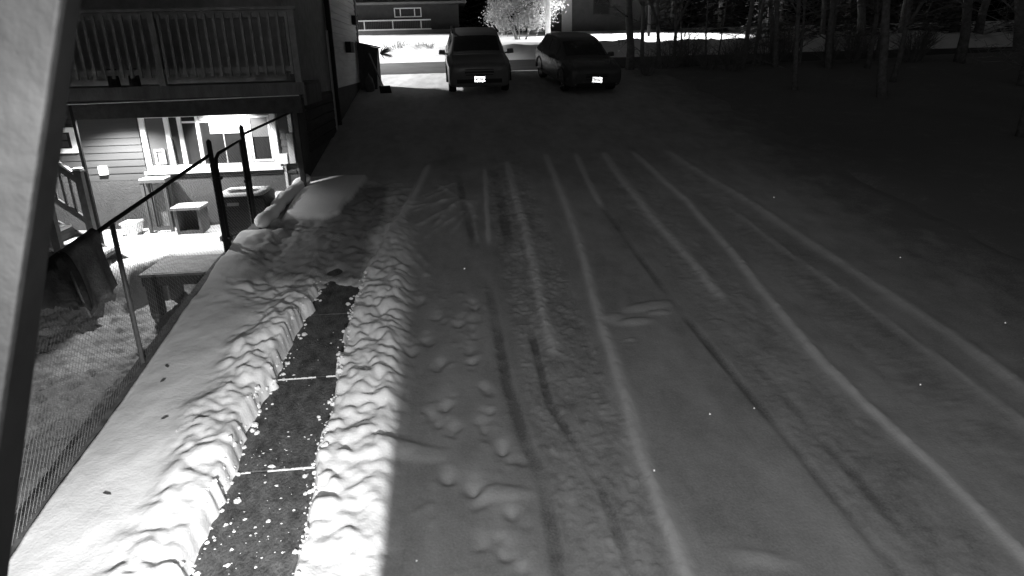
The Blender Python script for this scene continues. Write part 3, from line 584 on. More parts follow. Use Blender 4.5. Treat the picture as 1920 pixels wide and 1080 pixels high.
pt = thing('pet_platform', (-5.0, 11.95, 1.2), 'tall plywood pet platform under the window pet door', 'platform')
MB().box(-5.27, -4.84, 11.82, 12.12, 2.05, 2.10).build('top_board', 'ply', pt); MB().box(-5.265, -4.845, 11.825, 12.115, 2.101, 2.118).build('snow_cap', 'clean_snow', pt, bevel=.006)
for x, y in ((-5.26, 11.83), (-4.9, 11.83), (-5.26, 12.05), (-4.9, 12.05)): MB().box(x, x+.05, y, y+.05, 1.15, 2.048).build('leg', 'ply', pt)
MB().box(-5.16, -4.98, 12.06, 12.09, 1.25, 2.04).build('back_panel', 'grey_wood', pt); MB().box(-5.205, -4.905, 11.84, 11.875, 1.22, 1.28).build('stretcher', 'ply', pt)
stp = thing('pet_box', (-4.55, 11.9, 1.2), 'small open-front wooden box with snow on top beside the pet platform', 'box')
bx0, bx1, by0, by1 = -4.72, -4.29, 11.62, 12.0
MB().box(bx0-.03, bx1+.03, by0-.03, by1+.02, 1.60, 1.635).build('top_board', 'grey_wood', stp); MB().box(bx0-.03, bx1+.03, by0-.03, by1+.02, 1.636, 1.655).build('snow_cap', 'clean_snow', stp, bevel=.01)
MB().box(bx0, bx0+.05, by0, by1, 1.15, 1.598).build('side_panel', 'ply', stp); MB().box(bx1-.05, bx1, by0, by1, 1.15, 1.598).build('side_panel', 'ply', stp)
MB().box(bx0+.052, bx1-.052, by1-.03, by1, 1.15, 1.598).build('back_panel', 'dark_wood', stp); MB().box(bx0+.052, bx1-.052, by0, by0+.03, 1.18, 1.24).build('rail', 'ply', stp)
bn = thing('white_bin', (-5.55, 11.9, 1.2), 'small white woven bin on snow against the foundation', 'bin')
MB().hexa([(-5.6, 11.7, 1.17), (-5.42, 11.7, 1.17), (-5.42, 11.92, 1.17), (-5.6, 11.92, 1.17), (-5.64, 11.67, 1.38), (-5.38, 11.67, 1.38), (-5.38, 11.95, 1.38), (-5.64, 11.95, 1.38)]).build('body', 'white_trim', bn)
MB().box(-5.655, -5.365, 11.655, 11.965, 1.38, 1.41).build('rim', 'white_trim', bn)
lw = thing('ledge_block', (-2.9, 11.9, 1.5), 'low concrete ledge with snow at the foot of the house corner', 'ledge')
MB().box(-3.0, -2.72, 11.72, 12.16, 1.15, 1.70).build('block', 'foundation', lw); MB().box(-3.0, -2.72, 11.72, 12.16, 1.702, 1.745).build('snow_cap', 'clean_snow', lw, bevel=.012)

# wooden stair up to the left, behind the fence
sr = thing('porch_stairs', (-5.9, 9.9, 1.1), 'wooden porch stairs with snow on treads and slatted handrail', 'stairs')
FY, NY = 10.4, 9.4
for i in range(5):
    x1 = -5.12-.27*i; z1 = 1.30+.19*i; zb_ = min(yz(x1-.1, 9.5), .9)
    MB().box(x1-.30, x1, NY+.07, FY-.07, z1-.04, z1).build('tread', 'ply', sr)
    MB().box(x1-.28, x1-.01, NY+.09, FY-.09, z1+.001, z1+.055).build('snow_cap', 'clean_snow', sr, bevel=.018)
    MB().box(x1-.29, x1-.265, NY+.08, FY-.08, z1+.002, z1+.148).build('riser', 'ply', sr)
for y, mtl in ((FY-.05, 'ply'), (NY+.03, 'dark_wood')): MB().beam((-5.05, y, 1.06), (-6.55, y, 2.12), .045, .22).build('stringer', mtl, sr)
MB().box(-5.50, -5.40, FY-.05, FY+.05, .95, 2.47).build('newel_post', 'stair_wood', sr); MB().box(-5.52, -5.38, FY-.07, FY+.07, 2.47, 2.50).build('post_cap', 'stair_wood', sr)
MB().box(-5.51, -5.39, FY-.06, FY+.06, 2.501, 2.54).build('snow_cap', 'clean_snow', sr, bevel=.015)
MB().beam((-5.46, FY, 2.36), (-6.6, FY, 3.36), .05, .12).build('handrail', 'stair_wood', sr); MB().beam((-5.5, FY, 2.455), (-6.6, FY, 3.42), .06, .03).build('snow_cap', 'clean_snow', sr)
MB().beam((-5.48, FY, 1.74), (-6.6, FY, 2.74), .045, .08).build('bottom_rail', 'stair_wood', sr)
for i in range(8):
    x = -5.60-.115*i; zz = 2.36+(-5.46-x)*.877; MB().box(x-.016, x+.016, FY-.016, FY+.016, zz-.6, zz-.04).build('baluster', 'stair_wood', sr)
MB().box(-5.46, -5.36, NY-.05, NY+.05, .75, 2.42).build('newel_post', 'stair_wood', sr); MB().box(-5.48, -5.34, NY-.07, NY+.07, 2.42, 2.45).build('post_cap', 'stair_wood', sr)
MB().box(-5.47, -5.35, NY-.06, NY+.06, 2.451, 2.48).build('snow_cap', 'clean_snow', sr, bevel=.012)
MB().beam((-5.42, NY, 2.3), (-6.6, NY, 3.32), .05, .11).build('handrail', 'stair_wood', sr)

# fallen leaves on the bank
bank_leaf = MB(); bank_leaf.v = [(-.035, 0, 0), (-.01, -.02, .006), (.03, -.008, .012), (.04, .004, .004), (.012, .018, .01), (-.015, .014, .004)]; bank_leaf.f = [(0, 1, 5), (1, 4, 5), (1, 2, 4), (2, 3, 4)]
def hz(x, y):
    i = np.searchsorted(dys, y); j = np.searchsorted(dxs, x); return float(DZ[i, j])
lv = [(-2.62, 5.45, .5), (-2.9, 6.3, 2.2), (-2.85, 6.05, 1.1), (-2.72, 4.55, 2.8)]
for i, (x, y, a) in enumerate(lv):
    o = bank_leaf.build('fallen_leaf', 'leaf') if i == 0 else o.copy()
    if i: col.objects.link(o)
    o.location = (x, y, hz(x, y)+.004); o.rotation_euler = (TILT, 0, a)
    tag(o, 'curled dry leaf lying on the smooth snow bank', 'leaf', 'dry leaves on the snow bank')

# ------------------------------------------------------------------ vehicles
def cubic(P, t):                                                       # Catmull-Rom through a list of numpy rows
    n = len(P); t = np.clip(t, 0, n-1-1e-6); i = int(t); f = t-i
    p0, p1, p2, p3 = P[max(i-1, 0)], P[i], P[i+1], P[min(i+2, n-1)]
    return .5*((2*p1)+(-p0+p2)*f+(2*p0-5*p1+4*p2-p3)*f*f+(-p0+3*p1-3*p2+p3)*f**3)
def zsc(st, k): return [(a, b*k, c, d*k, e, f*k) for a, b, c, d, e, f in st]
def make_car(name, stations, hw, wheels, wr, paint, label, suv):
    root = thing(name, (0, 0, 0), label, 'car')
    # station: y, bottom z, width factor, shoulder z, roof half width factor, top z
    rows = []
    for (y, zb, wf, zs, rf, zt) in stations:
        W_ = hw*wf; rw = hw*rf
        half = [(0, zb), (W_*.8, zb), (W_*.97, zb+.10), (W_, zb+(zs-zb)*.55), (W_*.985, zs-.06), (W_*.955, zs), (rw+(W_*.955-rw)*.12, zs+(zt-zs)*.86), (rw*.9, zt-.02), (rw*.5, zt), (0, zt+.004)]
        rows.append(np.array([(x, y, z) for x, z in half]))
    nv = len(rows[0])
    def surf(u, v):
        ring = np.array([cubic([r_[k] for r_ in rows], u) for k in range(nv)]); return cubic(list(ring), v)
    m_ = MB(); NU, NV = (len(stations)-1)*5, 36
    for i in range(NU+1):
        u = i*(len(stations)-1)/NU; ring = [cubic([r_[k] for r_ in rows], u) for k in range(nv)]
        pts = [cubic(ring, j*(nv-1)/NV) for j in range(NV+1)]
        m_.v += [tuple(p) for p in pts] + [(-p[0], p[1], p[2]) for p in pts[-2:0:-1]]
    n = 2*NV
    for i in range(NU):
        for j in range(n): m_.f.append((i*n+j, i*n+(j+1) % n, (i+1)*n+(j+1) % n, (i+1)*n+j))
    m_.f.append(tuple(range(n))); m_.f.append(tuple(NU*n+j for j in range(n)))
    body = m_.build('body', paint, root, smooth=True)
    def patch(nm, mtl, u0, u1, v0, v1, sides=(1, -1), off=.008, nu=8, nvv=8, par=None):
        res = None
        full = v1 >= nv-1
        m2 = MB()
        for sd in sides:
            b0 = len(m2.v)
            for i in range(nu+1):
                for j in range(nvv+1):
                    u = u0+(u1-u0)*i/nu; v = v0+(v1-v0)*j/nvv; p = surf(u, v); du = surf(u+.02, v)-surf(u-.02, v); dv = surf(u, min(v+.05, nv-1))-surf(u, v-.05)
                    nn = np.cross(dv, du); nn = nn/(np.linalg.norm(nn)+1e-9)
                    ctr = np.array([0, p[1], .6]);
                    if nn.dot(p-ctr) < 0: nn = -nn
                    p = p+nn*off; m2.v.append((p[0]*sd, p[1], p[2]))
            for i in range(nu):
                for j in range(nvv): a = b0+i*(nvv+1)+j; m2.f.append((a, a+1, a+nvv+2, a+nvv+1))
            if not full:
                res = m2.build(nm, mtl, par or root, smooth=True); m2 = MB()
        if full: res = m2.build(nm, mtl, par or root, smooth=True)
        return res
    S_ = suv
    patch('windshield', 'glass_dark', S_['ws'][0], S_['ws'][1], 6.9, nv-1)
    patch('side_window', 'glass_dark', S_['sw'][0], S_['sw'][1], 5.25, 5.95); patch('side_window', 'glass_dark', S_['sw'][1]+.12, S_['sw'][2], 5.25, 5.95)
    patch('rear_window', 'glass_dark', S_['rw'][0], S_['rw'][1], 6.9, nv-1)
    fy = stations[0][0]
    for sd in (1, -1):
        hx = hw*.70*sd; zl = S_['lz']
        hl = MB().hexa([(hx-.17, fy+.04, zl-.07), (hx+.17, fy+.14, zl-.05), (hx+.17, fy+.30, zl-.05), (hx-.17, fy+.2, zl-.07), (hx-.15, fy+.05, zl+.06), (hx+.17, fy+.16, zl+.09), (hx+.17, fy+.3, zl+.09), (hx-.15, fy+.2, zl+.06)] if sd > 0 else
            [(hx-.17, fy+.14, zl-.05), (hx+.17, fy+.04, zl-.07), (hx+.17, fy+.2, zl-.07), (hx-.17, fy+.3, zl-.05), (hx-.17, fy+.16, zl+.09), (hx+.15, fy+.05, zl+.06), (hx+.15, fy+.2, zl+.06), (hx-.17, fy+.3, zl+.09)]).build('headlight', 'lens', root, bevel=.02)
        mz = S_['mz']; my = S_['my']; mxx = hw*.97*sd
        mr = MB().hexa([(mxx+sd*.04, my, mz-.07), (mxx+sd*.24, my, mz-.05), (mxx+sd*.24, my+.12, mz-.05), (mxx+sd*.04, my+.12, mz-.07), (mxx+sd*.04, my, mz+.07), (mxx+sd*.22, my, mz+.08), (mxx+sd*.22, my+.12, mz+.08), (mxx+sd*.04, my+.12, mz+.07)]).build('mirror', paint, root, bevel=.025)
        MB().beam((mxx-sd*.06, my+.06, mz-.05), (mxx+sd*.08, my+.06, mz-.03), .05, .04).build('mirror_arm', paint, mr)
        fg = MB().tube([(hw*.72*sd, fy+.02, S_['fz']), (hw*.72*sd, fy+.08, S_['fz'])], .05, 12).build('fog_lamp', 'lens', root)
    gz0, gz1, gw = S_['grille']
    MB().hexa([(-gw*.8, fy-.012, gz0), (gw*.8, fy-.012, gz0), (gw*.8, fy+.1, gz0), (-gw*.8, fy+.1, gz0), (-gw, fy+.012, gz1), (gw, fy+.012, gz1), (gw, fy+.12, gz1), (-gw, fy+.12, gz1)]).build('grille', 'grille', root, bevel=.01)
    for k in range(3): z_ = gz0+(gz1-gz0)*(k+.7)/3.6; MB().box(-gw*.85, gw*.85, fy-.025+.02*k/3, fy+.05, z_, z_+.018).build('grille_bar', 'chrome' if k == 0 else 'grille', root)
    MB().box(-hw*.7, hw*.7, fy-.005, fy+.1, gz0-.22, gz0-.10).build('air_intake', 'grille', root, bevel=.015)
    for sd in (1, -1):
        for y in wheels:
            t_ = MB(); pts = [(.22, .82), (.215, .95), (.16, 1.), (.05, 1.), (0, .95), (-.005, .82)]; n = 28
            for k in range(n):
                a = 2*math.pi*k/n
                for q, rr in pts: t_.v.append(((hw*.955-q)*sd, y+wr*rr*.99*math.cos(a), wr+wr*rr*math.sin(a)))
            L_ = len(pts)
            for k in range(n):
                for q in range(L_): t_.f.append((k*L_+q, k*L_+(q+1) % L_, ((k+1) % n)*L_+(q+1) % L_, ((k+1) % n)*L_+q))
            wo_ = t_.build('wheel', 'tyre', root, smooth=True)
            r_ = MB().tube([((hw*.955-.02)*sd, y, wr), ((hw*.955-.2)*sd, y, wr)], wr*.60, 20); r_.build('rim', 'grille', wo_)
            for k in range(5):
                a = 2*math.pi*k/5; MB().beam(((hw*.955-.012)*sd, y, wr), ((hw*.955-.012)*sd, y+wr*.72*math.cos(a), wr+wr*.72*math.sin(a)), .06, .02, (1, 0, 0)).build('spoke', 'rim', wo_)
            # dark arch liner round the wheel
            al = [((hw*.99)*sd, y+wr*1.13*math.cos(math.pi*k/14), wr+wr*1.13*math.sin(math.pi*k/14)) for k in range(15)]
            MB().tube(al, .035, 5).build('wheel_arch', 'grille', root)
    return root, fy
suv, fy = make_car('suv', zsc([(-2.2, .42, .80, .72, .66, .80), (-2.12, .28, .93, .90, .76, .99), (-1.7, .24, .99, 1.0, .80, 1.06), (-1.05, .24, 1., 1.03, .82, 1.13), (-.98, .24, 1., 1.03, .82, 1.16), (-.35, .24, 1., 1.04, .74, 1.64), (.4, .24, 1., 1.05, .75, 1.70), (1.3, .24, 1., 1.05, .74, 1.68), (1.8, .26, .99, 1.05, .70, 1.60), (2.1, .3, .95, 1.0, .72, 1.2), (2.2, .4, .86, .9, .66, .98)], .9),
    .93, (-1.42, 1.32), .35, 'car_dark', 'tall dark SUV with front plate parked on the driveway beside the house', dict(ws=(4.15, 4.92), sw=(4.75, 5.95, 7.2), rw=(8.1, 8.75), lz=.76, mz=1.02, my=-.72, fz=.40, grille=(.58, .78, .48)))
MB().box(-.72, -.68, -.3, 1.5, 1.52, 1.565).build('roof_rail', 'black_metal', suv); MB().box(.68, .72, -.3, 1.5, 1.52, 1.565).build('roof_rail', 'black_metal', suv)
car, fy2 = make_car('hatchback', zsc([(-2.1, .36, .78, .62, .64, .68), (-2.0, .24, .93, .76, .74, .82), (-1.55, .2, .99, .88, .78, .93), (-1.2, .2, 1., .92, .80, .98), (-1.1, .2, 1., .92, .80, 1.01), (-.3, .2, 1., .94, .72, 1.45), (.4, .2, 1., .95, .73, 1.53), (1.2, .2, 1., .97, .73, 1.53), (1.75, .22, .98, .98, .67, 1.34), (2.0, .28, .94, .94, .66, 1.06), (2.1, .36, .86, .84, .64, .92)], .94),
    .93, (-1.3, 1.28), .32, 'car_black', 'low black hatchback with front plate parked between the SUV and bare trees', dict(ws=(4.15, 4.92), sw=(4.75, 5.9, 7.0), rw=(7.2, 8.2), lz=.64, mz=.94, my=-.62, fz=.34, grille=(.44, .62, .42)))
def add_plate(root, y, z, yaw, tiltx):
    p = MB().box(-.155, .155, -.006, .0, -.08, .08).build('licence_plate', 'plate', root, bevel=.002)
    p.location = (0, y, z); p.rotation_euler = (tiltx, 0, yaw)
    k = MB()
    for i in range(6): k.box(-.105+i*.036, -.105+i*.036+.022, -.0085, -.0065, -.032, .03)
    q = k.build('plate_characters', 'plate_ink', p)
    b_ = MB().box(-.12, .12, .001, .05, -.06, .06).build('plate_bracket', 'grille', root); b_.location = (0, y, z); b_.rotation_euler = (tiltx, 0, yaw)
    return p
def place(root, x, yfront, fy_, yaw, plate_z, pp):
    root.rotation_euler = (TILT, 0, yaw)
    loc = Vector((x, yfront-fy_, 0)); loc.z = S*(yfront-fy_)+.035; root.location = loc
    # the plate faces the foot of the driveway
    Rm = root.rotation_euler.to_matrix(); wp = loc+Rm @ Vector((0, fy_-.05, plate_z)); d = (Vector((0, -.05, 4.03))-wp).normalized(); dl_ = Rm.inverted() @ d
    yaw_ = math.atan2(dl_.x, -dl_.y); tilt_ = -math.asin(dl_.z)
    add_plate(root, fy_-.06, plate_z, yaw_, tilt_)
place(suv, .98, 20.1, fy, 0.0, .48, 0); place(car, 4.05, 19.6, fy2, R(8), .44, 0); car.scale = (.91, .92, .97)

# ------------------------------------------------------------------ across the street
fh = thing('far_house', (-3.5, 61, 5.9), 'dark house across the street with railed porch and wide white window', 'house')
MB().box(-15, 1.4, 59.2, 68, 5.4, 8.3).build('wall', 'house_far', fh)
MB().hexa([(-15.6, 57.8, 8.25), (2., 57.8, 8.25), (2., 69, 8.25), (-15.6, 69, 8.25), (-15.6, 63, 11.5), (2., 63, 11.5), (2., 63.6, 11.5), (-15.6, 63.6, 11.5)]).build('roof', 'roof', fh)
MB().box(-15.6, 2.0, 57.74, 57.8, 8.16, 8.34).build('fascia', 'house_far_b', fh)
fw = frame(-3.85, -1.65, 7.28, 8.0, .08, 59.1, 59.22).build('window', 'far_trim', fh)
for x in (-3.35, -2.2): MB().box(x-.04, x+.04, 59.11, 59.21, 7.36, 7.92).build('mullion', 'far_trim', fw)
MB().box(-3.78, -1.72, 59.15, 59.19, 7.36, 7.92).build('pane', 'glass_dark', fw)
po = MB().box(-15, .9, 57.95, 59.2, 5.95, 6.28).build('porch_floor', 'house_far_b', fh)
MB().box(-15, -.9, 57.93, 58.0, 6.96, 7.05).build('porch_rail', 'far_trim', fh); MB().box(-15, -.9, 57.93, 58.0, 6.27, 6.36).build('porch_rail', 'far_trim', fh)
for i in range(7): x = -1.7-i*2.25; MB().box(x-.04, x+.04, 57.94, 58.0, 6.36, 6.96).build('porch_post', 'far_trim', fh)
bal = MB()
for i in range(100): x = -1.0-i*.14; bal.box(x-.012, x+.012, 57.96, 57.985, 6.36, 6.96)
o = bal.build('porch_balusters', 'house_far_b', fh); o['kind'] = 'stuff'
fh2 = thing('far_house', (14, 58, 5.9), 'plain dim house across the street behind the pale bush', 'house')
MB().box(9.3, 19, 55.5, 64, 5.3, 9.5).build('wall', 'house_far_b', fh2)
MB().box(9.3, 10.1, 55.4, 55.5, 5.5, 9.4).build('pale_corner', 'far_trim', fh2).hide_render = False
MB().hexa([(8.8, 55, 9.5), (19.5, 55, 9.5), (19.5, 64.5, 9.5), (8.8, 64.5, 9.5), (8.8, 59.5, 12.5), (19.5, 59.5, 12.5), (19.5, 60, 12.5), (8.8, 60, 12.5)]).build('roof', 'roof', fh2)
w3 = frame(11.8, 13.1, 7.0, 8.4, .08, 55.42, 55.52).build('window', 'house_far', fh2); MB().box(11.88, 13.02, 55.46, 55.5, 7.08, 8.32).build('pane', 'glass_dark', w3)

# pale frosted bush and the utility pole beside it
def leafy(rnd, center, rad, n, size, droop=0., shell=.55):
    m_ = MB(); cl = []
    for i in range(46):
        d = Vector((rnd.gauss(0, 1), rnd.gauss(0, 1), rnd.gauss(0, 1))).normalized(); k = rnd.uniform(shell, 1.); cl.append(Vector((d.x*rad[0]*k, d.y*rad[1]*k, d.z*rad[2]*k)))
    for i in range(n):
        c = rnd.choice(cl); p = Vector(center)+c+Vector((rnd.gauss(0, .25), rnd.gauss(0, .25), rnd.gauss(0, .22)))
        a = Vector((rnd.gauss(0, 1), rnd.gauss(0, 1), rnd.gauss(0, 1))).normalized(); b_ = a.orthogonal().normalized(); s = size*rnd.uniform(.5, 1.4)
        m_.quad(p-a*s, p+b_*s*.45, p+a*s, p-b_*s*.45)
    return m_
rb_ = random.Random(3)
bu = thing('frosted_bush', (4.6, 42, 4.85), 'big pale frosted bush lit on the snow across the street', 'bush')
leafy(rb_, (4.6, 42, 6.75), (2.35, 1.6, 1.55), 17000, .06).build('foliage', 'frosted', bu)
for i in range(7):
    a = rb_.uniform(0, 6.28); MB().tube([(4.6+.2*math.cos(a), 42+.2*math.sin(a), 4.7), (4.6+.6*math.cos(a), 42+.5*math.sin(a), 5.7), (4.6+1.4*math.cos(a), 42+1.0*math.sin(a), 7.2)], [.06, .045, .015], 6).build('stem', 'bark', bu)
up_ = thing('utility_pole', (5.95, 40.2, 4.7), 'pale wooden utility pole standing in front of the frosted bush', 'pole')
MB().tube([(5.95, 40.2, 4.4), (5.97, 40.2, 9), (6.0, 40.2, 14)], [.15, .135, .11], 12).build('pole', 'utility', up_, smooth=True); MB().box(4.9, 7.1, 40.14, 40.26, 13.2, 13.34).build('crossarm', 'utility', up_)
# street lamps out of view; the third is added to brighten the far field
for x, y, hgt, pw, aim, cone, lab in ((-13.6, 26.6, 8.2, 27000, (-12.2, 26.9, 3.5), 124, 'tall steel street lamp by the street beyond the clapboard house'), (12.2, 41.5, 8.0, 20000, (11.1, 42.0, 4.6), 86, 'tall steel street lamp on the snowy lawn behind the bare trees'),
        (-12.5, 44, 8.0, 36000, (-11, 44, 4.6), 134, 'added unseen street lamp brightening the lawn before the railed porch')):
    zb_ = float(base(y)); sl = thing('street_lamp', (x, y, zb_), lab, 'street lamp', 'street lamps')
    MB().tube([(x, y, zb_-.2), (x, y, zb_+hgt), (x+(.9 if x < 0 else -.9), y+.1, zb_+hgt+.35)], [.09, .06, .04], 10).build('pole', 'flat_black', sl)
    hx = x+(1.1 if x < 0 else -1.1); MB().box(hx-.3, hx+.3, y, y+.25, zb_+hgt+.33, zb_+hgt+.45).build('lamp_head', 'black_metal', sl)
    lamp('SPOT', 'lamp_light', (hx, y+.12, zb_+hgt+.28), pw, .45, sl, cone, aim, .25)
# grass stalks and shrub on the plough bank
for i in range(6):
    x = [-2.2, -1.9, -1.6, -1.3, -1.0, -.6][i]; yb = 28.9+.3*random.random(); m_ = MB()
    for k in range(46):
        a = random.uniform(0, 6.28); t = random.uniform(.1, .5); h_ = random.uniform(.25, .75); p0 = Vector((x+.08*math.cos(a), yb+.08*math.sin(a), 4.15)); p1 = p0+Vector((t*math.cos(a)*.5, t*math.sin(a)*.5, h_*.7)); p2 = p1+Vector((t*math.cos(a)*.5, t*math.sin(a)*.5, h_*.2)); m_.tube([p0, p1, p2], [.008, .007, .003], 3, False)
    tag(m_.build('dry_shrub', 'frosted'), 'small frosted twiggy shrub poking through the ploughed snow bank', 'shrub', 'shrubs in the ploughed bank')

# bits by the far corner of the house
wb = thing('storage_box', (-2.35, 21.9, 3.1), 'dark storage box with sloping lid by the far house corner', 'storage box')
MB().hexa([(-2.6, 21.7, 3.0), (-2.1, 21.7, 3.0), (-2.0, 22.2, 3.0), (-2.6, 22.2, 3.0), (-2.6, 21.7, 4.45), (-2.0, 21.7, 4.3), (-2.0, 22.2, 4.3), (-2.6, 22.2, 4.45)]).build('body', 'dark_wood', wb)
MB().hexa([(-2.62, 21.65, 4.455), (-1.94, 21.65, 4.29), (-1.94, 22.25, 4.29), (-2.62, 22.25, 4.455), (-2.62, 21.65, 4.50), (-1.94, 21.65, 4.335), (-1.94, 22.25, 4.335), (-2.62, 22.25, 4.50)]).build('lid', 'rubbish', wb)
m_ = MB()
for k in range(60):
    a = random.uniform(-.8, 1.2); p = Vector((-1.95, 21.9+.3*random.random(), 4.15)); d = Vector((random.uniform(.1, .5), random.uniform(-.2, .2), random.uniform(-.2, .25))); m_.tube([p, p+d*.6, p+d], [.012, .009, .003], 3, False)
tag(m_.build('spruce_bough', 'needle'), 'cut evergreen bough sticking out beside the storage box', 'branch')
shv = thing('snow_shovel', (-2.0, 21.2, 3.05), 'snow shovel leaning against the storage box', 'shovel')
MB().tube([(-2.25, 21.64, 4.15), (-1.86, 21.2, 3.17)], .022, 8).build('shaft', 'rail_wood', shv)
MB().hexa([(-1.95, 20.95, 3.01), (-1.62, 21.05, 3.01), (-1.66, 21.22, 3.19), (-1.98, 21.15, 3.19), (-1.95, 20.94, 3.03), (-1.62, 21.04, 3.03), (-1.67, 21.21, 3.22), (-1.99, 21.14, 3.22)]).build('blade', 'black_metal', shv)
gb = thing('garbage_bag', (-2.3, 21.4, 3.0), 'pale lumpy sack standing beside the leaning snow shovel', 'sack')
m_ = MB(); n = 14
for i in range(8):
    t = i/7; rr = .15*math.sin(math.pi*min(1, t*.9+.12))**.6*(1 if t < .85 else .5)
    for k in range(n): a = 6.283*k/n; q = rr*(1+.14*math.sin(3*a+i)); m_.v.append((-2.3+q*math.cos(a), 21.42+q*math.sin(a), 2.98+.62*t))
for i in range(7):
    for k in range(n): m_.f.append((i*n+k, i*n+(k+1) % n, (i+1)*n+(k+1) % n, (i+1)*n+k))
m_.f.append(tuple(7*n+k for k in range(n))); m_.build('sack', 'ply', gb, smooth=True)

# ------------------------------------------------------------------ trees
def bare_tree(seed, h, r0, fork=False, n_limb=11):
    rv = random.Random(seed); t = thing('bare_tree', (0, 0, 0), '', 'tree', 'bare trees along the driveway edge')
    def path(p, d, L, n=6, wob=.12):
        P = [Vector(p)]; d = Vector(d).normalized()
        for i in range(n): d = (d+Vector((rv.gauss(0, wob), rv.gauss(0, wob), rv.gauss(0, wob*.4)))).normalized(); P.append(P[-1]+d*L/n)
        return P
    tr_ = MB(); cr = MB(); P = path((0, 0, -.3), (rv.gauss(0, .05), rv.gauss(0, .05), 1), h, 10, .05)
    tr_.tube(P, [r0*(1.25 if i == 0 else 1-.085*i) for i in range(11)], 9)
    stems = [P]
    if fork:
        k = 2; Q = path(P[k], (rv.choice((-1, 1))*.38, .1, 1), h*.7, 8, .07); tr_.tube(Q, [r0*.7*(1-.1*i) for i in range(9)], 8); stems.append(Q)
    for st_ in stems:
        for i in range(n_limb):
            k = rv.randint(1, len(st_)-2); a = rv.uniform(0, 6.28); d = Vector((math.cos(a), math.sin(a), rv.uniform(.25, .9)))
            L = rv.uniform(.9, 2.6)*h/9; B = path(st_[k], d, L, 5, .16); rr = r0*.22; tr_.tube(B, [rr*(1-.17*q) for q in range(6)], 5)
            for j in range(7):
                q = rv.randint(1, 5); d2 = Vector((rv.gauss(0, 1), rv.gauss(0, 1), rv.gauss(.4, .6))); Bq = path(B[q], d2, L*rv.uniform(.25, .5), 3, .2); cr.tube(Bq, [.014, .010, .007, .003], 3, False)
                for s in range(5):
                    d3 = Vector((rv.gauss(0, 1), rv.gauss(0, 1), rv.gauss(.2, .6))); B3 = path(Bq[rv.randint(0, 3)], d3, L*.22, 2, .2); cr.tube(B3, [.007, .005, .002], 3, False)
    tr_.build('trunk', 'bark', t, smooth=True); cr.build('crown', 'twig', t)
    return t
protos = [bare_tree(1, 9.5, .10), bare_tree(2, 8.5, .08, True), bare_tree(5, 10.5, .15), bare_tree(9, 7, .04, False, 9)]
LAB = ['straight bare tree with medium trunk at the edge of the woods', 'slender forked bare tree among the trunks by the street', 'thick-trunked bare tree standing deep in the unlit woods', 'thin bare sapling among the dark trunks by the street']
spots = [(6.45, 24.1, 2, .95), (6.95, 24.2, 0, .8), (7.55, 24.0, 1, 1.), (8.05, 24.3, 1, .9), (8.6, 24.9, 3, .9), (9.3, 24.3, 3, 1.), (9.75, 24.5, 3, .8), (10.3, 23.6, 0, .9), (10.9, 24.0, 1, .9), (11.35, 23.2, 0, 1.), (11.8, 24.2, 2, .7), (12.3, 23.4, 3, 1.2), (12.9, 22.6, 0, 1.1),
 (13.6, 23.8, 2, 1.), (14.2, 22.5, 1, 1.1), (15.2, 23.5, 0, 1.), (10.2, 19.5, 0, .8), (12.0, 18.0, 2, .9), (13.5, 20, 1, 1.), (14.5, 15.5, 0, 1.), (16.5, 18.5, 2, 1.), (12.3, 13.6, 1, .9), (17.5, 22.5, 2, 1.1), (19.5, 20.5, 0, 1.1), (15.5, 12.0, 2, .85), (21, 24, 2, 1.2), (18.5, 16, 1, 1.), (23, 19, 0, 1.3),
 (16.2, 26.2+3, 0, 1.1), (18.5, 30, 2, 1.2), (21, 31, 0, 1.2), (24, 30, 2, 1.2), (15.2, 33, 1, 1.1), (27, 27, 2, 1.3)]
usedp = set()
def gz(x, y): return float(base(y)) + (.25 if x > 12 else .02)
for i, (x, y, k, s) in enumerate(spots):
    loc = (x, y, gz(x, y)); rz = i*1.7
    if k not in usedp: o = protos[k]; o.location = loc; o.rotation_euler = (0, 0, rz); o.scale = (s,)*3; usedp.add(k)
    else: o = dup(protos[k], loc, rz, s)
    o['label'] = LAB[k] if i else 'thick bare tree trunk standing right beside the parked hatchback'; o['group'] = ['straight bare trees', 'forked bare trees', 'thick bare trees', 'bare saplings'][k]
rv2 = random.Random(21); m_ = MB()
for k in range(70):
    a = rv2.uniform(0, 6.28); t = rv2.uniform(.2, .9); h_ = rv2.uniform(.5, 1.5); p0 = Vector((.15*math.cos(a), .15*math.sin(a), -.1)); p1 = p0+Vector((t*math.cos(a)*.4, t*math.sin(a)*.4, h_*.6)); p2 = p1+Vector((t*math.cos(a)*.6+rv2.gauss(0, .1), t*math.sin(a)*.6, h_*.4)); m_.tube([p0, p1, p2], [.012, .009, .003], 3, False)
    for q in range(3): d = Vector((rv2.gauss(0, .2), rv2.gauss(0, .2), rv2.uniform(.05, .3))); m_.tube([p1.lerp(p2, q/3), p1.lerp(p2, q/3)+d], [.006, .002], 3, False)
br = m_.build('brush', 'twig')
for i in range(16):
    x = 7.2+i*.62+rv2.gauss(0, .2); y = rv2.uniform(22.6, 25.0)
    o = br if i == 0 else br.copy()
    if i: col.objects.link(o)
    o.location = (x, y, gz(x, y)); o.rotation_euler = (0, 0, i*1.3); o.scale = (rv2.uniform(.6, 1.1),)*3
    tag(o, 'leafless twiggy brush between the tree trunks by the street', 'brush', 'brush between the trunks')
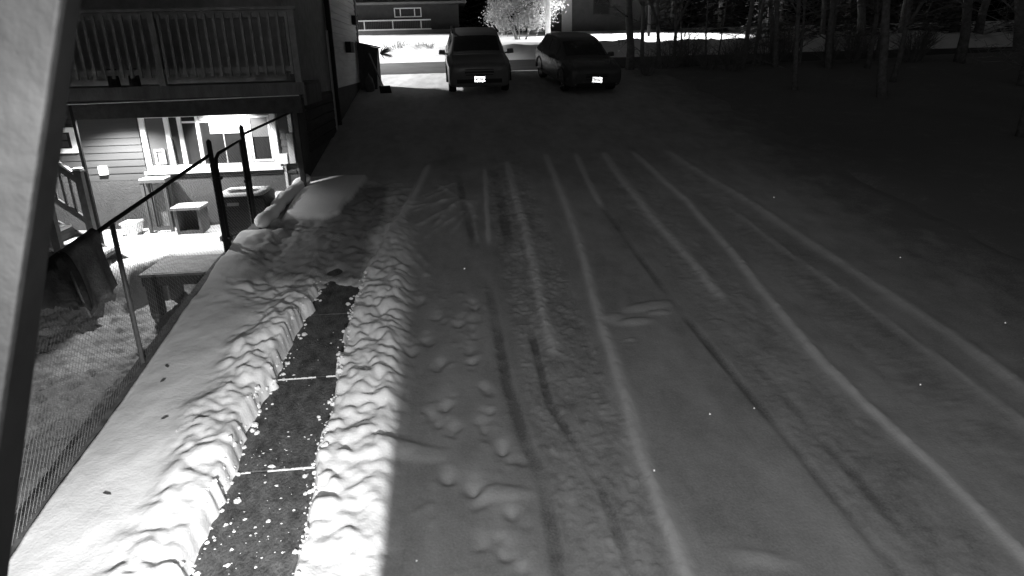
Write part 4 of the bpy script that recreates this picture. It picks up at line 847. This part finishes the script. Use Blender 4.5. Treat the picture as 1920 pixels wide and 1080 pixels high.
def spruce(seed, h):
    rv = random.Random(seed); t = thing('spruce_tree', (0, 0, 0), 'dark tall spruce in the unlit row behind the far houses', 'tree', 'spruces behind the far houses')
    MB().tube([(0, 0, -.4), (0, 0, h*.5), (0, 0, h)], [.2, .12, .02], 8).build('trunk', 'bark', t); f_ = MB(); L = 20
    for i in range(L):
        z = h*(.04+.95*i/L); rr = (h*.23)*(1-i/L)**.85+.1; nb = 13
        for k in range(nb):
            a = 6.283*k/nb+i*.7+rv.gauss(0, .12); ln = rr*rv.uniform(.75, 1.15); d = Vector((math.cos(a), math.sin(a), 0)); s_ = Vector((-d.y, d.x, 0)); p0 = Vector((0, 0, z)); p1 = p0+d*ln*.55+Vector((0, 0, -.1*ln)); p2 = p0+d*ln+Vector((0, 0, -.34*ln))
            for q in range(5):
                c = p0.lerp(p2, (q+1)/5.5); wv = ln*.2*(1.1-q*.16); e = Vector((0, 0, -.22*wv)); f_.quad(c-d*wv*.7, c+s_*wv+e, c+d*wv*.8+Vector((0, 0, -.1)), c-s_*wv+e)
    f_.build('foliage', 'needle', t); return t
sp = spruce(4, 12)
for i in range(30):
    x = -40+i*3.7+random.uniform(-1, 1); y = random.uniform(70, 84); s = random.uniform(.8, 1.35)
    loc = (x, y, float(base(y))-.1)
    if i == 0: sp.location = loc; sp.scale = (s,)*3
    else: dup(sp, loc, random.random()*6, s)
for i, (x, y, s) in enumerate(((22.5, 46, .85), (26, 44, 1.), (19.5, 49, .8), (30, 42, 1.), (24, 37, .7), (33, 36, 1.), (29, 33, .8), (37, 30, 1.), (34, 24, .9), (28, 18, .8), (31, 12, .9), (27, 8, .8), (17, 52, .7), (18.6, 33.5, .55), (21.2, 34.5, .6), (24.6, 32.5, .6), (28, 29.5, .6), (32.5, 28, .7), (17.2, 36.5, .55), (22.6, 29.6, .5))):
    o = dup(sp, (x, y, float(base(y))-.1), i*1.3, s); o['label'] = 'dark spruce standing in the unlit woods beside the driveway'; o['group'] = 'spruces in the woods'

# snowflakes drifting in front of the lamps
fl = [(.03, 2.2, 3.22), (-.19, 1.5, 3.11), (.47, 1.4, 2.91), (.69, 1.6, 2.94), (.92, 1.8, 2.83), (1.39, 1.7, 2.93), (1.77, 2.4, 3.11), (1.91, 2.0, 2.98), (-.7, 1.5, 3.06), (-.15, 1.5, 2.61), (1.42, 2.8, 3.29)]
for i, p in enumerate(fl):
    if i == 0:
        bm = bmesh.new(); bmesh.ops.create_icosphere(bm, subdivisions=1, radius=.0026); me = bpy.data.meshes.new('snowflake'); bm.to_mesh(me); bm.free(); me.materials.append(MATS['clean_snow'])
    o = bpy.data.objects.new('snowflake', me); col.objects.link(o); o.location = p
    tag(o, 'tiny bright snowflake drifting in the air above the driveway', 'snowflake', 'snowflakes in the air')
